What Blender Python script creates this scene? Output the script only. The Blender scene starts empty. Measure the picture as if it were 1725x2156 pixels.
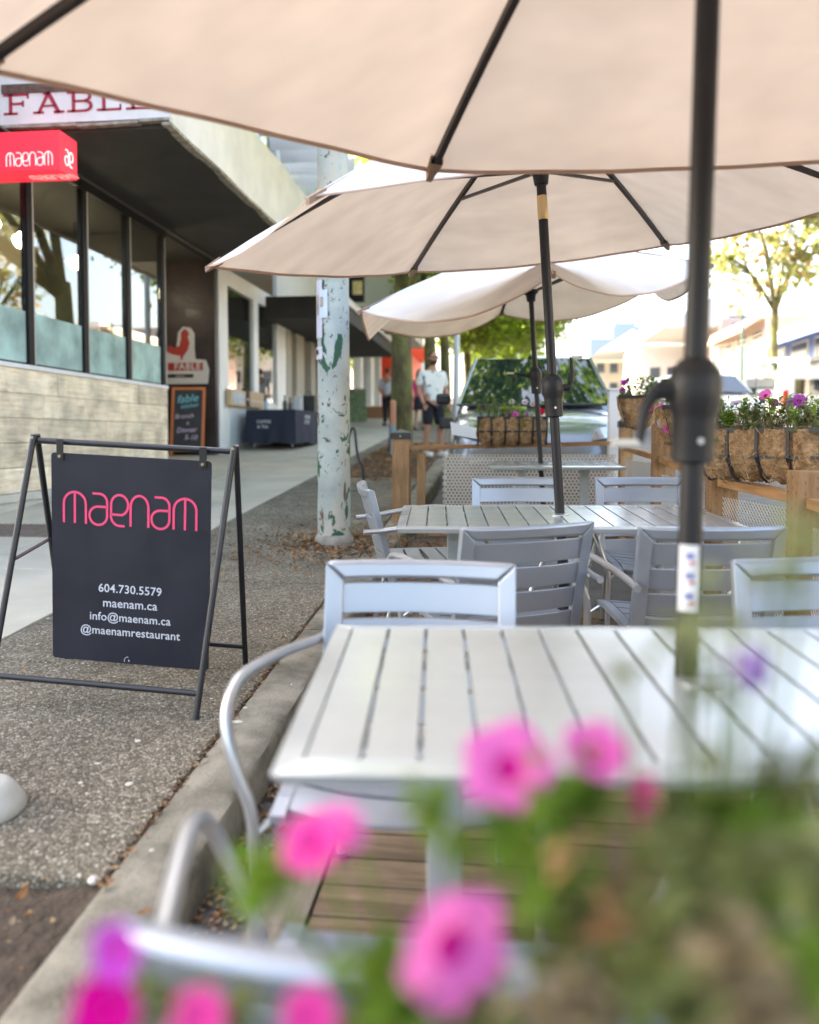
import bpy, bmesh, math, random
from mathutils import Vector, Matrix
random.seed(11)
R = math.radians
S = bpy.context.scene
COL = S.collection
# ---------------------------------------------------------------- camera, light, exposure
CAM_Z = 1.36
YAW, PITCH, FPX, CX, CY = R(6.3), R(2.58), 1700.0, 862.5, 994.0
cd = bpy.data.cameras.new('camera'); cam = bpy.data.objects.new('camera', cd); COL.objects.link(cam)
cam.location = (0, 0, CAM_Z); cam.rotation_euler = (R(90) - PITCH, 0, YAW)
cd.sensor_fit = 'HORIZONTAL'; cd.sensor_width = 36; cd.lens = 36 * FPX / 1725
cd.shift_y = -(1078 - CY) / 1725
cd.clip_start = .02; cd.clip_end = 2000
cd.dof.use_dof = True; cd.dof.focus_distance = 4.2; cd.dof.aperture_fstop = 1.6; cd.dof.aperture_blades = 0
S.camera = cam
SUN_EL, SUN_DIR = 40, Vector((-.86, .42, 0)).normalized()
w = bpy.data.worlds.new("World"); S.world = w; w.use_nodes = True
nt = w.node_tree; sky = nt.nodes.new('ShaderNodeTexSky'); sky.sky_type = 'NISHITA'; sky.sun_disc = False
sky.sun_elevation = R(SUN_EL); sky.sun_rotation = math.atan2(SUN_DIR.x, SUN_DIR.y)
sky.air_density = 1.0; sky.dust_density = 4.0; sky.ozone_density = .6
nt.links.new(sky.outputs[0], nt.nodes['Background'].inputs[0]); nt.nodes['Background'].inputs[1].default_value = .15
sl = bpy.data.lights.new('sun', 'SUN'); sl.energy = 4.0; sl.angle = R(.6); sl.color = (1, .9, .76)
so = bpy.data.objects.new('sun', sl); COL.objects.link(so)
sd = Vector((SUN_DIR.x * math.cos(R(SUN_EL)), SUN_DIR.y * math.cos(R(SUN_EL)), math.sin(R(SUN_EL))))
so.rotation_euler = sd.to_track_quat('Z', 'Y').to_euler(); so.location = (-30, 10, 30)
S.view_settings.view_transform = 'Standard'; S.view_settings.look = 'None'; S.view_settings.gamma = 1
S.view_settings.use_curve_mapping = False; S.view_settings.exposure = 3.0
S.view_settings.use_white_balance = True; S.view_settings.white_balance_temperature = 7350; S.view_settings.white_balance_tint = 11
S.render.engine = 'CYCLES'
S.cycles.max_bounces = 8; S.cycles.transparent_max_bounces = 16; S.cycles.use_denoising = True
S.cycles.caustics_reflective = False; S.cycles.caustics_refractive = False; S.cycles.sample_clamp_indirect = 6

# ---------------------------------------------------------------- places
# A point of the place is found from its sight line and one known distance or plane.
c_, s_ = math.cos(YAW), math.sin(YAW)
RV = Vector((c_, s_, 0)); FL = Vector((-s_, c_, 0))
FV = FL * math.cos(PITCH) - Vector((0, 0, math.sin(PITCH)))
UV = FL * math.sin(PITCH) + Vector((0, 0, math.cos(PITCH)))
CAMP = Vector((0, 0, CAM_Z))
def ray(x, y): return FV + RV * ((x - CX) / FPX) - UV * ((y - CY) / FPX)
def P(x, y, d):
    v = ray(x, y); return CAMP + v * (d / v.dot(FL))
SL, DSL = .0688, .0412
def gz(Y): return SL * min(Y, 70)
def dz(Y): return DSL * Y
def G(x, y, H=0):                     # on the pavement plane (H above it)
    v = ray(x, y); t = (H - CAM_Z) / (v.z - SL * v.y); return CAMP + v * t
def D(x, y, H=0):                     # on the deck plane
    v = ray(x, y); t = (H - CAM_Z) / (v.z - DSL * v.y); return CAMP + v * t
def FX(x, y, X):
    v = ray(x, y); return CAMP + v * (X / v.x)
def FY(x, y, Y):
    v = ray(x, y); return CAMP + v * (Y / v.y)
def RD(r, d, z=0): return Vector((r * c_ - d * s_, r * s_ + d * c_, z))
KX0, KX1, CONX, FACX = -1.065, -.85, -2.63, -5.23

# ---------------------------------------------------------------- materials
def newmat(name):
    m = bpy.data.materials.new(name); m.use_nodes = True
    return m, m.node_tree, m.node_tree.nodes, m.node_tree.links, m.node_tree.nodes['Principled BSDF']
def C4(c): return (c[0], c[1], c[2], 1) if not isinstance(c, (int, float)) else (c, c, c, 1)
def pbr(name, col, rough=.6, metal=0, col2=None, scale=4, detail=4, lo=.35, hi=.65, bump=0, bscale=60, bdist=.002, stretch=None, rnd=0, coat=0, spec=.5, rvar=0, sub=0):
    m, t, n, l, b = newmat(name)
    b.inputs['Base Color'].default_value = C4(col); b.inputs['Roughness'].default_value = rough
    b.inputs['Metallic'].default_value = metal; b.inputs['Specular IOR Level'].default_value = spec
    if coat: b.inputs['Coat Weight'].default_value = coat; b.inputs['Coat Roughness'].default_value = .05
    tc = n.new('ShaderNodeTexCoord'); mp = n.new('ShaderNodeMapping'); l.new(tc.outputs['Object'], mp.inputs[0])
    if stretch: mp.inputs['Scale'].default_value = stretch
    cur = None
    oi = None
    if rnd:
        oi = n.new('ShaderNodeObjectInfo')
        ad = n.new('ShaderNodeVectorMath'); ad.operation = 'SCALE'; cx = n.new('ShaderNodeCombineXYZ')
        l.new(oi.outputs['Random'], cx.inputs[0]); l.new(oi.outputs['Random'], cx.inputs[1]); l.new(cx.outputs[0], ad.inputs[0]); ad.inputs['Scale'].default_value = 37
        l.new(ad.outputs[0], mp.inputs['Location'])
    if col2 is not None:
        nz = n.new('ShaderNodeTexNoise'); nz.inputs['Scale'].default_value = scale; nz.inputs['Detail'].default_value = detail; nz.inputs['Roughness'].default_value = .6
        l.new(mp.outputs[0], nz.inputs[0]); rp = n.new('ShaderNodeValToRGB')
        rp.color_ramp.elements[0].position = lo; rp.color_ramp.elements[0].color = C4(col)
        rp.color_ramp.elements[1].position = hi; rp.color_ramp.elements[1].color = C4(col2)
        l.new(nz.outputs[0], rp.inputs[0]); cur = rp.outputs[0]
        if rvar:
            mr = n.new('ShaderNodeMapRange'); l.new(nz.outputs[0], mr.inputs[0]); mr.inputs[1].default_value = .3; mr.inputs[2].default_value = .7
            mr.inputs[3].default_value = rough - rvar; mr.inputs[4].default_value = rough + rvar; l.new(mr.outputs[0], b.inputs['Roughness'])
    if rnd:
        hv = n.new('ShaderNodeHueSaturation'); mr = n.new('ShaderNodeMapRange'); l.new(oi.outputs['Random'], mr.inputs[0])
        mr.inputs[3].default_value = 1 - rnd; mr.inputs[4].default_value = 1 + rnd; l.new(mr.outputs[0], hv.inputs['Value'])
        if cur: l.new(cur, hv.inputs['Color'])
        else: hv.inputs['Color'].default_value = C4(col)
        cur = hv.outputs[0]
    if cur: l.new(cur, b.inputs['Base Color'])
    if bump:
        nb = n.new('ShaderNodeTexNoise'); nb.inputs['Scale'].default_value = bscale; nb.inputs['Detail'].default_value = 5; l.new(mp.outputs[0], nb.inputs[0])
        bp = n.new('ShaderNodeBump'); bp.inputs['Strength'].default_value = bump; bp.inputs['Distance'].default_value = bdist
        l.new(nb.outputs[0], bp.inputs['Height']); l.new(bp.outputs[0], b.inputs['Normal'])
    return m
def aggregate():
    m, t, n, l, b = newmat('exposed_aggregate')
    tc = n.new('ShaderNodeTexCoord'); mp = n.new('ShaderNodeMapping'); l.new(tc.outputs['Object'], mp.inputs[0]); mp.inputs['Scale'].default_value = (1, .8, 1)
    nd = n.new('ShaderNodeTexNoise'); nd.inputs['Scale'].default_value = 60; l.new(mp.outputs[0], nd.inputs[0])
    mixv = n.new('ShaderNodeVectorMath'); mixv.operation = 'MULTIPLY_ADD'; l.new(nd.outputs['Color'], mixv.inputs[0]); mixv.inputs[1].default_value = (.012, .012, .012); l.new(mp.outputs[0], mixv.inputs[2])
    v = n.new('ShaderNodeTexVoronoi'); v.inputs['Scale'].default_value = 92; l.new(mixv.outputs[0], v.inputs['Vector'])
    ve = n.new('ShaderNodeTexVoronoi'); ve.feature = 'DISTANCE_TO_EDGE'; ve.inputs['Scale'].default_value = 92; l.new(mixv.outputs[0], ve.inputs['Vector'])
    sp = n.new('ShaderNodeSeparateColor'); l.new(v.outputs['Color'], sp.inputs[0])
    rp = n.new('ShaderNodeValToRGB'); e = rp.color_ramp.elements
    e[0].position = 0; e[0].color = (.12, .105, .08, 1); e[1].position = 1; e[1].color = (.46, .43, .36, 1)
    for p, c in ((.3, (.215, .188, .142, 1)), (.55, (.285, .25, .188, 1)), (.8, (.34, .305, .235, 1)), (.93, (.40, .36, .285, 1))):
        q = e.new(p); q.color = c
    l.new(sp.outputs[0], rp.inputs[0])
    er = n.new('ShaderNodeValToRGB'); er.color_ramp.elements[0].position = .02; er.color_ramp.elements[0].color = (0, 0, 0, 1); er.color_ramp.elements[1].position = .16
    l.new(ve.outputs['Distance'], er.inputs[0])
    gm = n.new('ShaderNodeMix'); gm.data_type = 'RGBA'; l.new(er.outputs[0], gm.inputs[0]); gm.inputs[6].default_value = (.11, .095, .07, 1); l.new(rp.outputs[0], gm.inputs[7])
    st = n.new('ShaderNodeTexNoise'); st.inputs['Scale'].default_value = 1.3; st.inputs['Detail'].default_value = 7; st.inputs['Roughness'].default_value = .7; l.new(tc.outputs['Object'], st.inputs[0])
    sr = n.new('ShaderNodeMapRange'); l.new(st.outputs[0], sr.inputs[0]); sr.inputs[1].default_value = .3; sr.inputs[2].default_value = .7; sr.inputs[3].default_value = .55; sr.inputs[4].default_value = 1.35
    mu = n.new('ShaderNodeMix'); mu.data_type = 'RGBA'; mu.blend_type = 'MULTIPLY'; mu.inputs[0].default_value = 1; l.new(gm.outputs[2], mu.inputs[6]); l.new(sr.outputs[0], mu.inputs[7])
    l.new(mu.outputs[2], b.inputs['Base Color']); b.inputs['Roughness'].default_value = .85; b.inputs['Specular IOR Level'].default_value = .25
    bp = n.new('ShaderNodeBump'); bp.inputs['Strength'].default_value = .9; bp.inputs['Distance'].default_value = .006; l.new(er.outputs[0], bp.inputs['Height']); l.new(bp.outputs[0], b.inputs['Normal'])
    return m
def wood(name, c1, c2, c3, axis='x', sc=1, rough=.75, rnd=.15, knots=.5):
    m, t, n, l, b = newmat(name)
    tc = n.new('ShaderNodeTexCoord'); mp = n.new('ShaderNodeMapping'); l.new(tc.outputs['Object'], mp.inputs[0])
    mp.inputs['Scale'].default_value = {'x': (1.2, 14, 14), 'y': (14, 1.2, 14), 'z': (14, 14, 1.2)}[axis]
    oi = n.new('ShaderNodeObjectInfo'); cx = n.new('ShaderNodeCombineXYZ'); ml = n.new('ShaderNodeMath'); ml.operation = 'MULTIPLY'; ml.inputs[1].default_value = 60
    l.new(oi.outputs['Random'], ml.inputs[0]); [l.new(ml.outputs[0], cx.inputs[i]) for i in range(3)]; l.new(cx.outputs[0], mp.inputs['Location'])
    nz = n.new('ShaderNodeTexNoise'); nz.inputs['Scale'].default_value = 2.2 * sc; nz.inputs['Detail'].default_value = 8; nz.inputs['Roughness'].default_value = .65; nz.inputs['Distortion'].default_value = .6; l.new(mp.outputs[0], nz.inputs[0])
    rp = n.new('ShaderNodeValToRGB'); e = rp.color_ramp.elements; e[0].position = .25; e[0].color = C4(c1); e[1].position = .75; e[1].color = C4(c3); q = e.new(.5); q.color = C4(c2)
    l.new(nz.outputs[0], rp.inputs[0])
    big = n.new('ShaderNodeTexNoise'); big.inputs['Scale'].default_value = 3; big.inputs['Detail'].default_value = 3; l.new(tc.outputs['Object'], big.inputs[0])
    br = n.new('ShaderNodeMapRange'); l.new(big.outputs[0], br.inputs[0]); br.inputs[1].default_value = .35; br.inputs[2].default_value = .65; br.inputs[3].default_value = 1 - knots * .4; br.inputs[4].default_value = 1.12
    mu = n.new('ShaderNodeMix'); mu.data_type = 'RGBA'; mu.blend_type = 'MULTIPLY'; mu.inputs[0].default_value = 1; l.new(rp.outputs[0], mu.inputs[6]); l.new(br.outputs[0], mu.inputs[7])
    hv = n.new('ShaderNodeHueSaturation'); mr = n.new('ShaderNodeMapRange'); l.new(oi.outputs['Random'], mr.inputs[0]); mr.inputs[3].default_value = 1 - rnd; mr.inputs[4].default_value = 1 + rnd
    l.new(mr.outputs[0], hv.inputs['Value']); l.new(mu.outputs[2], hv.inputs['Color']); l.new(hv.outputs[0], b.inputs['Base Color'])
    b.inputs['Roughness'].default_value = rough; b.inputs['Specular IOR Level'].default_value = .3
    bp = n.new('ShaderNodeBump'); bp.inputs['Strength'].default_value = .35; bp.inputs['Distance'].default_value = .003; l.new(nz.outputs[0], bp.inputs['Height']); l.new(bp.outputs[0], b.inputs['Normal'])
    return m
def thin(name, diff, trans, w=.5, rough=.8, bump=0, bscale=8, bdist=.01, col2=None, rnd=0, spec=True, stretch=None):
    """thin sheet: reflects on the lit side and lets light through (cloth, leaf, petal)"""
    m, t, n, l, b = newmat(name); n.remove(b); out = n['Material Output']
    d = n.new('ShaderNodeBsdfDiffuse'); tr = n.new('ShaderNodeBsdfTranslucent'); mx = n.new('ShaderNodeMixShader'); mx.inputs[0].default_value = w
    d.inputs[0].default_value = C4(diff); tr.inputs[0].default_value = C4(trans)
    tc = n.new('ShaderNodeTexCoord'); mp = n.new('ShaderNodeMapping'); l.new(tc.outputs['Object'], mp.inputs[0])
    if stretch: mp.inputs['Scale'].default_value = stretch
    if col2 or rnd:
        for node, colr in ((d, diff), (tr, trans)):
            hv = n.new('ShaderNodeHueSaturation'); nz = n.new('ShaderNodeTexNoise'); nz.inputs['Scale'].default_value = bscale if col2 else 3; nz.inputs['Detail'].default_value = 2; l.new(mp.outputs[0], nz.inputs[0])
            mr = n.new('ShaderNodeMapRange'); l.new(nz.outputs[0], mr.inputs[0]); mr.inputs[1].default_value = .3; mr.inputs[2].default_value = .7
            v = rnd or .3; mr.inputs[3].default_value = 1 - v; mr.inputs[4].default_value = 1 + v; l.new(mr.outputs[0], hv.inputs['Value']); hv.inputs['Color'].default_value = C4(colr); l.new(hv.outputs[0], node.inputs[0])
    l.new(d.outputs[0], mx.inputs[1]); l.new(tr.outputs[0], mx.inputs[2])
    if bump:
        nb = n.new('ShaderNodeTexNoise'); nb.inputs['Scale'].default_value = bscale; nb.inputs['Detail'].default_value = 1.2; l.new(mp.outputs[0], nb.inputs[0])
        bp = n.new('ShaderNodeBump'); bp.inputs['Strength'].default_value = bump; bp.inputs['Distance'].default_value = bdist; l.new(nb.outputs[0], bp.inputs['Height'])
        l.new(bp.outputs[0], d.inputs['Normal']); l.new(bp.outputs[0], tr.inputs['Normal'])
    l.new(mx.outputs[0], out.inputs['Surface'])
    return m
def glass(name, tint=(.85, .9, .88), ior=1.8, rough=.01):
    m, t, n, l, b = newmat(name); n.remove(b); out = n['Material Output']
    g = n.new('ShaderNodeBsdfGlossy'); g.inputs['Roughness'].default_value = rough; g.inputs[0].default_value = (1, 1, 1, 1)
    tr = n.new('ShaderNodeBsdfTransparent'); tr.inputs[0].default_value = C4(tint); lw = n.new('ShaderNodeLayerWeight'); lw.inputs[0].default_value = .5; pw = n.new('ShaderNodeMath'); pw.operation = 'POWER'; pw.inputs[1].default_value = 4; l.new(lw.outputs['Facing'], pw.inputs[0])
    F0 = ((ior - 1) / (ior + 1)) ** 2; f = n.new('ShaderNodeMapRange'); l.new(pw.outputs[0], f.inputs[0]); f.inputs[3].default_value = F0; f.inputs[4].default_value = 1
    mx = n.new('ShaderNodeMixShader'); l.new(f.outputs[0], mx.inputs[0]); l.new(tr.outputs[0], mx.inputs[1]); l.new(g.outputs[0], mx.inputs[2]); l.new(mx.outputs[0], out.inputs['Surface'])
    return m
def emit(name, col, st):
    m, t, n, l, b = newmat(name); b.inputs['Base Color'].default_value = C4(col); b.inputs['Emission Color'].default_value = C4(col); b.inputs['Emission Strength'].default_value = st
    return m

# ---------------------------------------------------------------- mesh helpers
class MB:
    def __init__(s): s.v = []; s.f = []; s.m = []
    def add(s, vs, fs, mi=0):
        o = len(s.v); s.v += [tuple(v) for v in vs]; s.f += [tuple(i + o for i in f) for f in fs]; s.m += [mi] * len(fs); return s
    def box(s, c, size, M=None, mi=0):
        x, y, z = [a / 2 for a in size]; c = Vector(c)
        vs = [Vector((a, b, d)) for a in (-x, x) for b in (-y, y) for d in (-z, z)]
        vs = [(M @ v if M else v) + c for v in vs]
        return s.add(vs, [(0, 1, 3, 2), (4, 6, 7, 5), (0, 4, 5, 1), (2, 3, 7, 6), (0, 2, 6, 4), (1, 5, 7, 3)], mi)
    def bb(s, x0, x1, y0, y1, z0, z1, mi=0): return s.box(((x0 + x1) / 2, (y0 + y1) / 2, (z0 + z1) / 2), (abs(x1 - x0), abs(y1 - y0), abs(z1 - z0)), None, mi)
    def slab(s, x0, x1, y0, y1, zf, t, n=1, mi=0):     # follows a sloping ground zf(Y)
        for k in range(n):
            a = y0 + (y1 - y0) * k / n; b = y0 + (y1 - y0) * (k + 1) / n
            vs = [(x, y, zf(y) - h) for x in (x0, x1) for y in (a, b) for h in (t, 0)]
            s.add(vs, [(0, 1, 3, 2), (4, 6, 7, 5), (0, 4, 5, 1), (2, 3, 7, 6), (0, 2, 6, 4), (1, 5, 7, 3)], mi)
        return s
    def beam(s, a, b, w, h, up=(0, 0, 1), mi=0):
        a = Vector(a); b = Vector(b); d = (b - a); L = d.length; d.normalize(); x = d.cross(Vector(up))
        if x.length < 1e-4: x = Vector((1, 0, 0))
        x.normalize(); u = x.cross(d)
        M = Matrix((x, d, u)).transposed(); return s.box((a + b) / 2, (w, L, h), M, mi)
    def tube(s, pts, r, n=10, mi=0, caps=True, close=False):
        pts = [Vector(p) for p in pts]; N = len(pts); rr = r if isinstance(r, (list, tuple)) else [r] * N
        t0 = (pts[1] - pts[0]).normalized(); u = t0.cross(Vector((0, 0, 1)))
        if u.length < .1: u = t0.cross(Vector((1, 0, 0)))
        u.normalize(); vs = []
        for i, p in enumerate(pts):
            if close: t = (pts[(i + 1) % N] - pts[i - 1]).normalized()
            else: t = (pts[min(i + 1, N - 1)] - pts[max(i - 1, 0)]).normalized()
            u = (u - t * u.dot(t)).normalized(); w2 = t.cross(u)
            vs += [p + (u * math.cos(2 * math.pi * k / n) + w2 * math.sin(2 * math.pi * k / n)) * rr[i] for k in range(n)]
        fs = []
        for i in range(N if close else N - 1):
            j = (i + 1) % N
            fs += [(i * n + k, i * n + (k + 1) % n, j * n + (k + 1) % n, j * n + k) for k in range(n)]
        if caps and not close: fs += [tuple(range(n))[::-1], tuple((N - 1) * n + k for k in range(n))]
        return s.add(vs, fs, mi)
    def lathe(s, prof, n=16, c=(0, 0, 0), M=None, mi=0):
        c = Vector(c); vs = []
        for r, z in prof:
            for k in range(n):
                v = Vector((r * math.cos(2 * math.pi * k / n), r * math.sin(2 * math.pi * k / n), z)); vs.append((M @ v if M else v) + c)
        fs = [(i * n + k, i * n + (k + 1) % n, (i + 1) * n + (k + 1) % n, (i + 1) * n + k) for i in range(len(prof) - 1) for k in range(n)]
        fs += [tuple(range(n))[::-1], tuple((len(prof) - 1) * n + k for k in range(n))]
        return s.add(vs, fs, mi)
    def grid(s, fn, nu, nv, mi=0):
        vs = [fn(i / nu, j / nv) for j in range(nv + 1) for i in range(nu + 1)]
        return s.add(vs, [(j * (nu + 1) + i, j * (nu + 1) + i + 1, (j + 1) * (nu + 1) + i + 1, (j + 1) * (nu + 1) + i) for j in range(nv) for i in range(nu)], mi)
    def prism(s, poly, o, ax, ay, t, mi=0):    # polygon in plane (ax, ay) at o, thickness t along the normal
        o = Vector(o); ax = Vector(ax); ay = Vector(ay); nn = ax.cross(ay).normalized(); N = len(poly)
        vs = [o + ax * p[0] + ay * p[1] for p in poly] + [o + ax * p[0] + ay * p[1] - nn * t for p in poly]
        return s.add(vs, [tuple(range(N)), tuple(range(2 * N - 1, N - 1, -1))] + [(i, N + i, N + (i + 1) % N, (i + 1) % N) for i in range(N)], mi)
    def mesh(s, name, mats, smooth=False):
        me = bpy.data.meshes.new(name); me.from_pydata(s.v, [], s.f)
        for m in (mats if isinstance(mats, (list, tuple)) else [mats]): me.materials.append(m)
        if any(s.m): me.polygons.foreach_set('material_index', s.m)
        if smooth: me.polygons.foreach_set('use_smooth', [True] * len(me.polygons))
        me.update(); return me
    def build(s, name, mats, parent=None, smooth=False, bevel=0, fix=True):
        me = s.mesh(name, mats, False)
        if fix:
            bm = bmesh.new(); bm.from_mesh(me); bmesh.ops.recalc_face_normals(bm, faces=bm.faces[:]); bm.to_mesh(me); bm.free()
        if smooth: me.polygons.foreach_set('use_smooth', [True] * len(me.polygons))
        return link(name, me, parent, bevel, smooth)
def link(name, me, parent=None, bevel=0, smooth=False):
    o = bpy.data.objects.new(name, me); COL.objects.link(o)
    if parent: o.parent = parent
    if bevel:
        b = o.modifiers.new('bevel', 'BEVEL'); b.width = bevel; b.segments = 2; b.limit_method = 'ANGLE'; b.angle_limit = R(40)
    if smooth:
        me.set_sharp_from_angle(angle=R(42))
    return o
def tag(o, label=None, cat=None, group=None, kind=None):
    if label: o['label'] = label
    if cat: o['category'] = cat
    if group: o['group'] = group
    if kind: o['kind'] = kind
    return o
def thing(name, label, cat, loc=(0, 0, 0), rz=0, group=None, rot=None):
    o = bpy.data.objects.new(name, None); COL.objects.link(o); o.location = loc; o.rotation_euler = rot or (0, 0, rz); o.empty_display_size = .1
    return tag(o, label, cat, group)
def struct(o): o['kind'] = 'structure'; return o
def stuff(o): o['kind'] = 'stuff'; return o
KIDS = {}
def copy_tree(o, parent=None, skip=()):
    c = o.copy(); COL.objects.link(c); c.parent = parent
    for ch in list(o.children):
        if ch.name.split('.')[0] not in skip: copy_tree(ch, c, skip)
    return c
def smoothpath(pts, n=6):
    pts = [Vector(p) for p in pts]; out = []
    for i in range(len(pts) - 1):
        p0 = pts[max(i - 1, 0)]; p1 = pts[i]; p2 = pts[i + 1]; p3 = pts[min(i + 2, len(pts) - 1)]
        for k in range(n):
            t = k / n; out.append(.5 * ((2 * p1) + (-p0 + p2) * t + (2 * p0 - 5 * p1 + 4 * p2 - p3) * t * t + (-p0 + 3 * p1 - 3 * p2 + p3) * t ** 3))
    out.append(pts[-1]); return out
def text_mesh(txt, size, mat, depth=.0008, align='CENTER', sp=1.0, shear=0, bold=0):
    cu = bpy.data.curves.new('t', 'FONT'); cu.body = txt; cu.size = size; cu.align_x = align; cu.align_y = 'CENTER'; cu.extrude = depth; cu.space_character = sp; cu.shear = shear; cu.offset = bold
    cu.resolution_u = 4
    ob = bpy.data.objects.new('t', cu); COL.objects.link(ob); bpy.context.view_layer.update()
    me = bpy.data.meshes.new_from_object(ob.evaluated_get(bpy.context.evaluated_depsgraph_get()))
    bpy.data.objects.remove(ob); bpy.data.curves.remove(cu); me.materials.clear(); me.materials.append(mat); return me
def frame_mat(o, ax, ay):       # world matrix with local x along ax, local y along ay
    ax = Vector(ax).normalized(); ay = Vector(ay); az = ax.cross(ay).normalized(); ay = az.cross(ax)
    M = Matrix((ax, ay, az)).transposed().to_4x4(); M.translation = Vector(o); return M
def arc(cx, cy, rx, ry, a0, a1, n=10): return [(cx + rx * math.cos(R(a0 + (a1 - a0) * k / n)), cy + ry * math.sin(R(a0 + (a1 - a0) * k / n))) for k in range(n + 1)]
def strokes(letters, sw, depth):
    """flat lettering drawn as ribbons of width sw"""
    mb = MB()
    for ln in letters:
        p = [Vector((a, b, 0)) for a, b in ln]; q = [p[0]]
        for v in p[1:]:
            if (v - q[-1]).length > 1e-4: q.append(v)
        p = q; L = []; Rr = []
        for i, v in enumerate(p):
            t = (p[min(i + 1, len(p) - 1)] - p[max(i - 1, 0)]).normalized(); nn = Vector((-t.y, t.x, 0)) * sw / 2
            L.append(v + nn); Rr.append(v - nn)
        for z, flip in ((depth, 0), (0, 1)):
            vs = [a + Vector((0, 0, z)) for a in L + Rr]; n = len(L)
            mb.add(vs, [((i, n + i, n + i + 1, i + 1) if not flip else (i, i + 1, n + i + 1, n + i)) for i in range(n - 1)])
    return mb
def maenam_lines(u=1.0):
    """the restaurant's rounded one-line lettering, x-height 1"""
    def m(x): return [[(x, 0)] + [(x, .62)] + arc(x + .365, .62, .365, .37, 180, 0, 14) + [(x + .73, 0)], [(x + .365, .97), (x + .365, 0)]]
    def a(x): return [[(x + .12, .98), (x + .34, .98)] + arc(x + .34, .72, .26, .26, 90, 0, 8) + [(x + .6, .28)] + arc(x + .31, .28, .29, .29, 0, -180, 14) + arc(x + .31, .3, .29, .27, 180, 90, 7) + [(x + .6, .57)]]
    def e(x): return [[(x + .02, .35), (x + .4, .35)] + arc(x + .31, .66, .28, .32, -68, 180, 18) + [(x + .03, .33)] + arc(x + .31, .33, .29, .33, 180, 270, 8) + [(x + .48, 0)]]
    def n(x): return [[(x, 0), (x, .62)] + arc(x + .29, .62, .29, .37, 180, 0, 14) + [(x + .58, 0)]]
    L = m(0) + a(.83) + e(1.53) + n(2.2) + a(2.86) + m(3.6)
    return [[(px * u, py * u) for px, py in ln] for ln in L]      # total width 4.33
# ================================================================ ground
M_conc = pbr('pavement_concrete', (.38, .35, .285), .85, col2=(.48, .44, .36), scale=1.5, detail=8, bump=.25, bscale=120, rnd=.04)
M_agg = aggregate()
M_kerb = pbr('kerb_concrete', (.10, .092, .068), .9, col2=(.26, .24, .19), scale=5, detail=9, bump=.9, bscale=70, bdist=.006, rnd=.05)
M_soil = pbr('soil', (.035, .025, .017), .95, col2=(.085, .062, .042), scale=9, detail=10, bump=1, bscale=28, bdist=.03)
M_asph = pbr('asphalt', (.09, .088, .083), .9, col2=(.14, .135, .125), scale=5, detail=8, bump=.6, bscale=150)
M_deck = wood('deck_timber', (.10, .07, .042), (.19, .135, .085), (.27, .2, .13), 'x', 1, .7, .25, .9)
M_decky = wood('border_timber', (.10, .085, .065), (.16, .14, .11), (.22, .19, .155), 'y', 1, .75, .1, .6)
M_white = pbr('white_paint', .75, .55)
M_dark = pbr('dark_metal', (.02, .02, .022), .35, spec=.5)
ENDY = G(114, 1845).y
ground = struct(MB().slab(-400, 400, -3, 70, lambda y: gz(y) - .5, .2, 4).slab(-500, 500, 70, 900, lambda y: gz(y) - .5, .2).build('ground', M_asph))
road = struct(MB().slab(KX1 - .03, 13.2, -3, 70, lambda y: gz(y) - .15, .2, 6).slab(KX1, 13.2, 70, 400, lambda y: gz(y) - .15, .2).build('road', M_asph))
lm = MB()
for k in range(14): lm.slab(6.1, 6.22, 8 + k * 5, 10.5 + k * 5, lambda y: gz(y) - .146, .004)
lane = struct(lm.build('road_markings', M_white))
soil = struct(MB().grid(lambda u, v: (lambda x, y: (x, y, gz(y) - .03 + .018 * math.sin(x * 9 + 1.7 * math.sin(y * 7)) * math.cos(y * 11) + random.uniform(-.006, .006)))(-6 + (KX0 + 6) * u, -1.5 + (ENDY + 1.6) * v), 110, 90).build('soil_strip', M_soil, smooth=True))
# concrete pavement: cast slabs with recessed joints
pave = bpy.data.objects.new('pavement', None); COL.objects.link(pave); struct(pave)
Y = 5.55 - 1.75 * 3; k = 0
while Y < 52:
    L = 1.75 if Y < 30 else 5
    for (x0, x1) in ((FACX - 2.2, -3.93), (-3.918, CONX - .006)):
        MB().slab(x0, x1, Y + .006, Y + L - .006, gz, .12).build('slab', M_conc, pave, bevel=.006)
    Y += L
MB().slab(FACX - 2, CONX, 0, 60, lambda y: gz(y) - .012, .3, 3).build('bedding', M_asph, pave)
agg = bpy.data.objects.new('aggregate_pavement', None); COL.objects.link(agg); struct(agg)
ys = [ENDY, 6.9, 10.6]
MB().slab(CONX + .004, KX0 - .012, ENDY, 6.92, gz, .1, 3).build('slab', M_agg, agg, bevel=.012)
MB().slab(CONX + .004, KX0 - .012, 6.93, 11.2, gz, .1, 2).build('slab', M_agg, agg, bevel=.008)
MB().slab(CONX + .004, -2.35, 11.21, 17.6, gz, .1, 2).build('slab', M_agg, agg, bevel=.008)
MB().slab(CONX + .004, KX0 - .012, 17.61, 40, gz, .1, 4).build('slab', M_agg, agg, bevel=.008)
pit = struct(MB().slab(-2.36, KX0, 11.2, 17.62, lambda y: gz(y) - .02, .2, 2).build('tree_pit_soil', M_soil))
joint = struct(MB().slab(KX0 - .05, KX0 + .01, ENDY - .05, 40, lambda y: gz(y) - .012, .1, 4).build('joint_fill_soil', M_soil))
kerb = bpy.data.objects.new('kerb', None); COL.objects.link(kerb); struct(kerb)
y0 = -1.3
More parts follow.
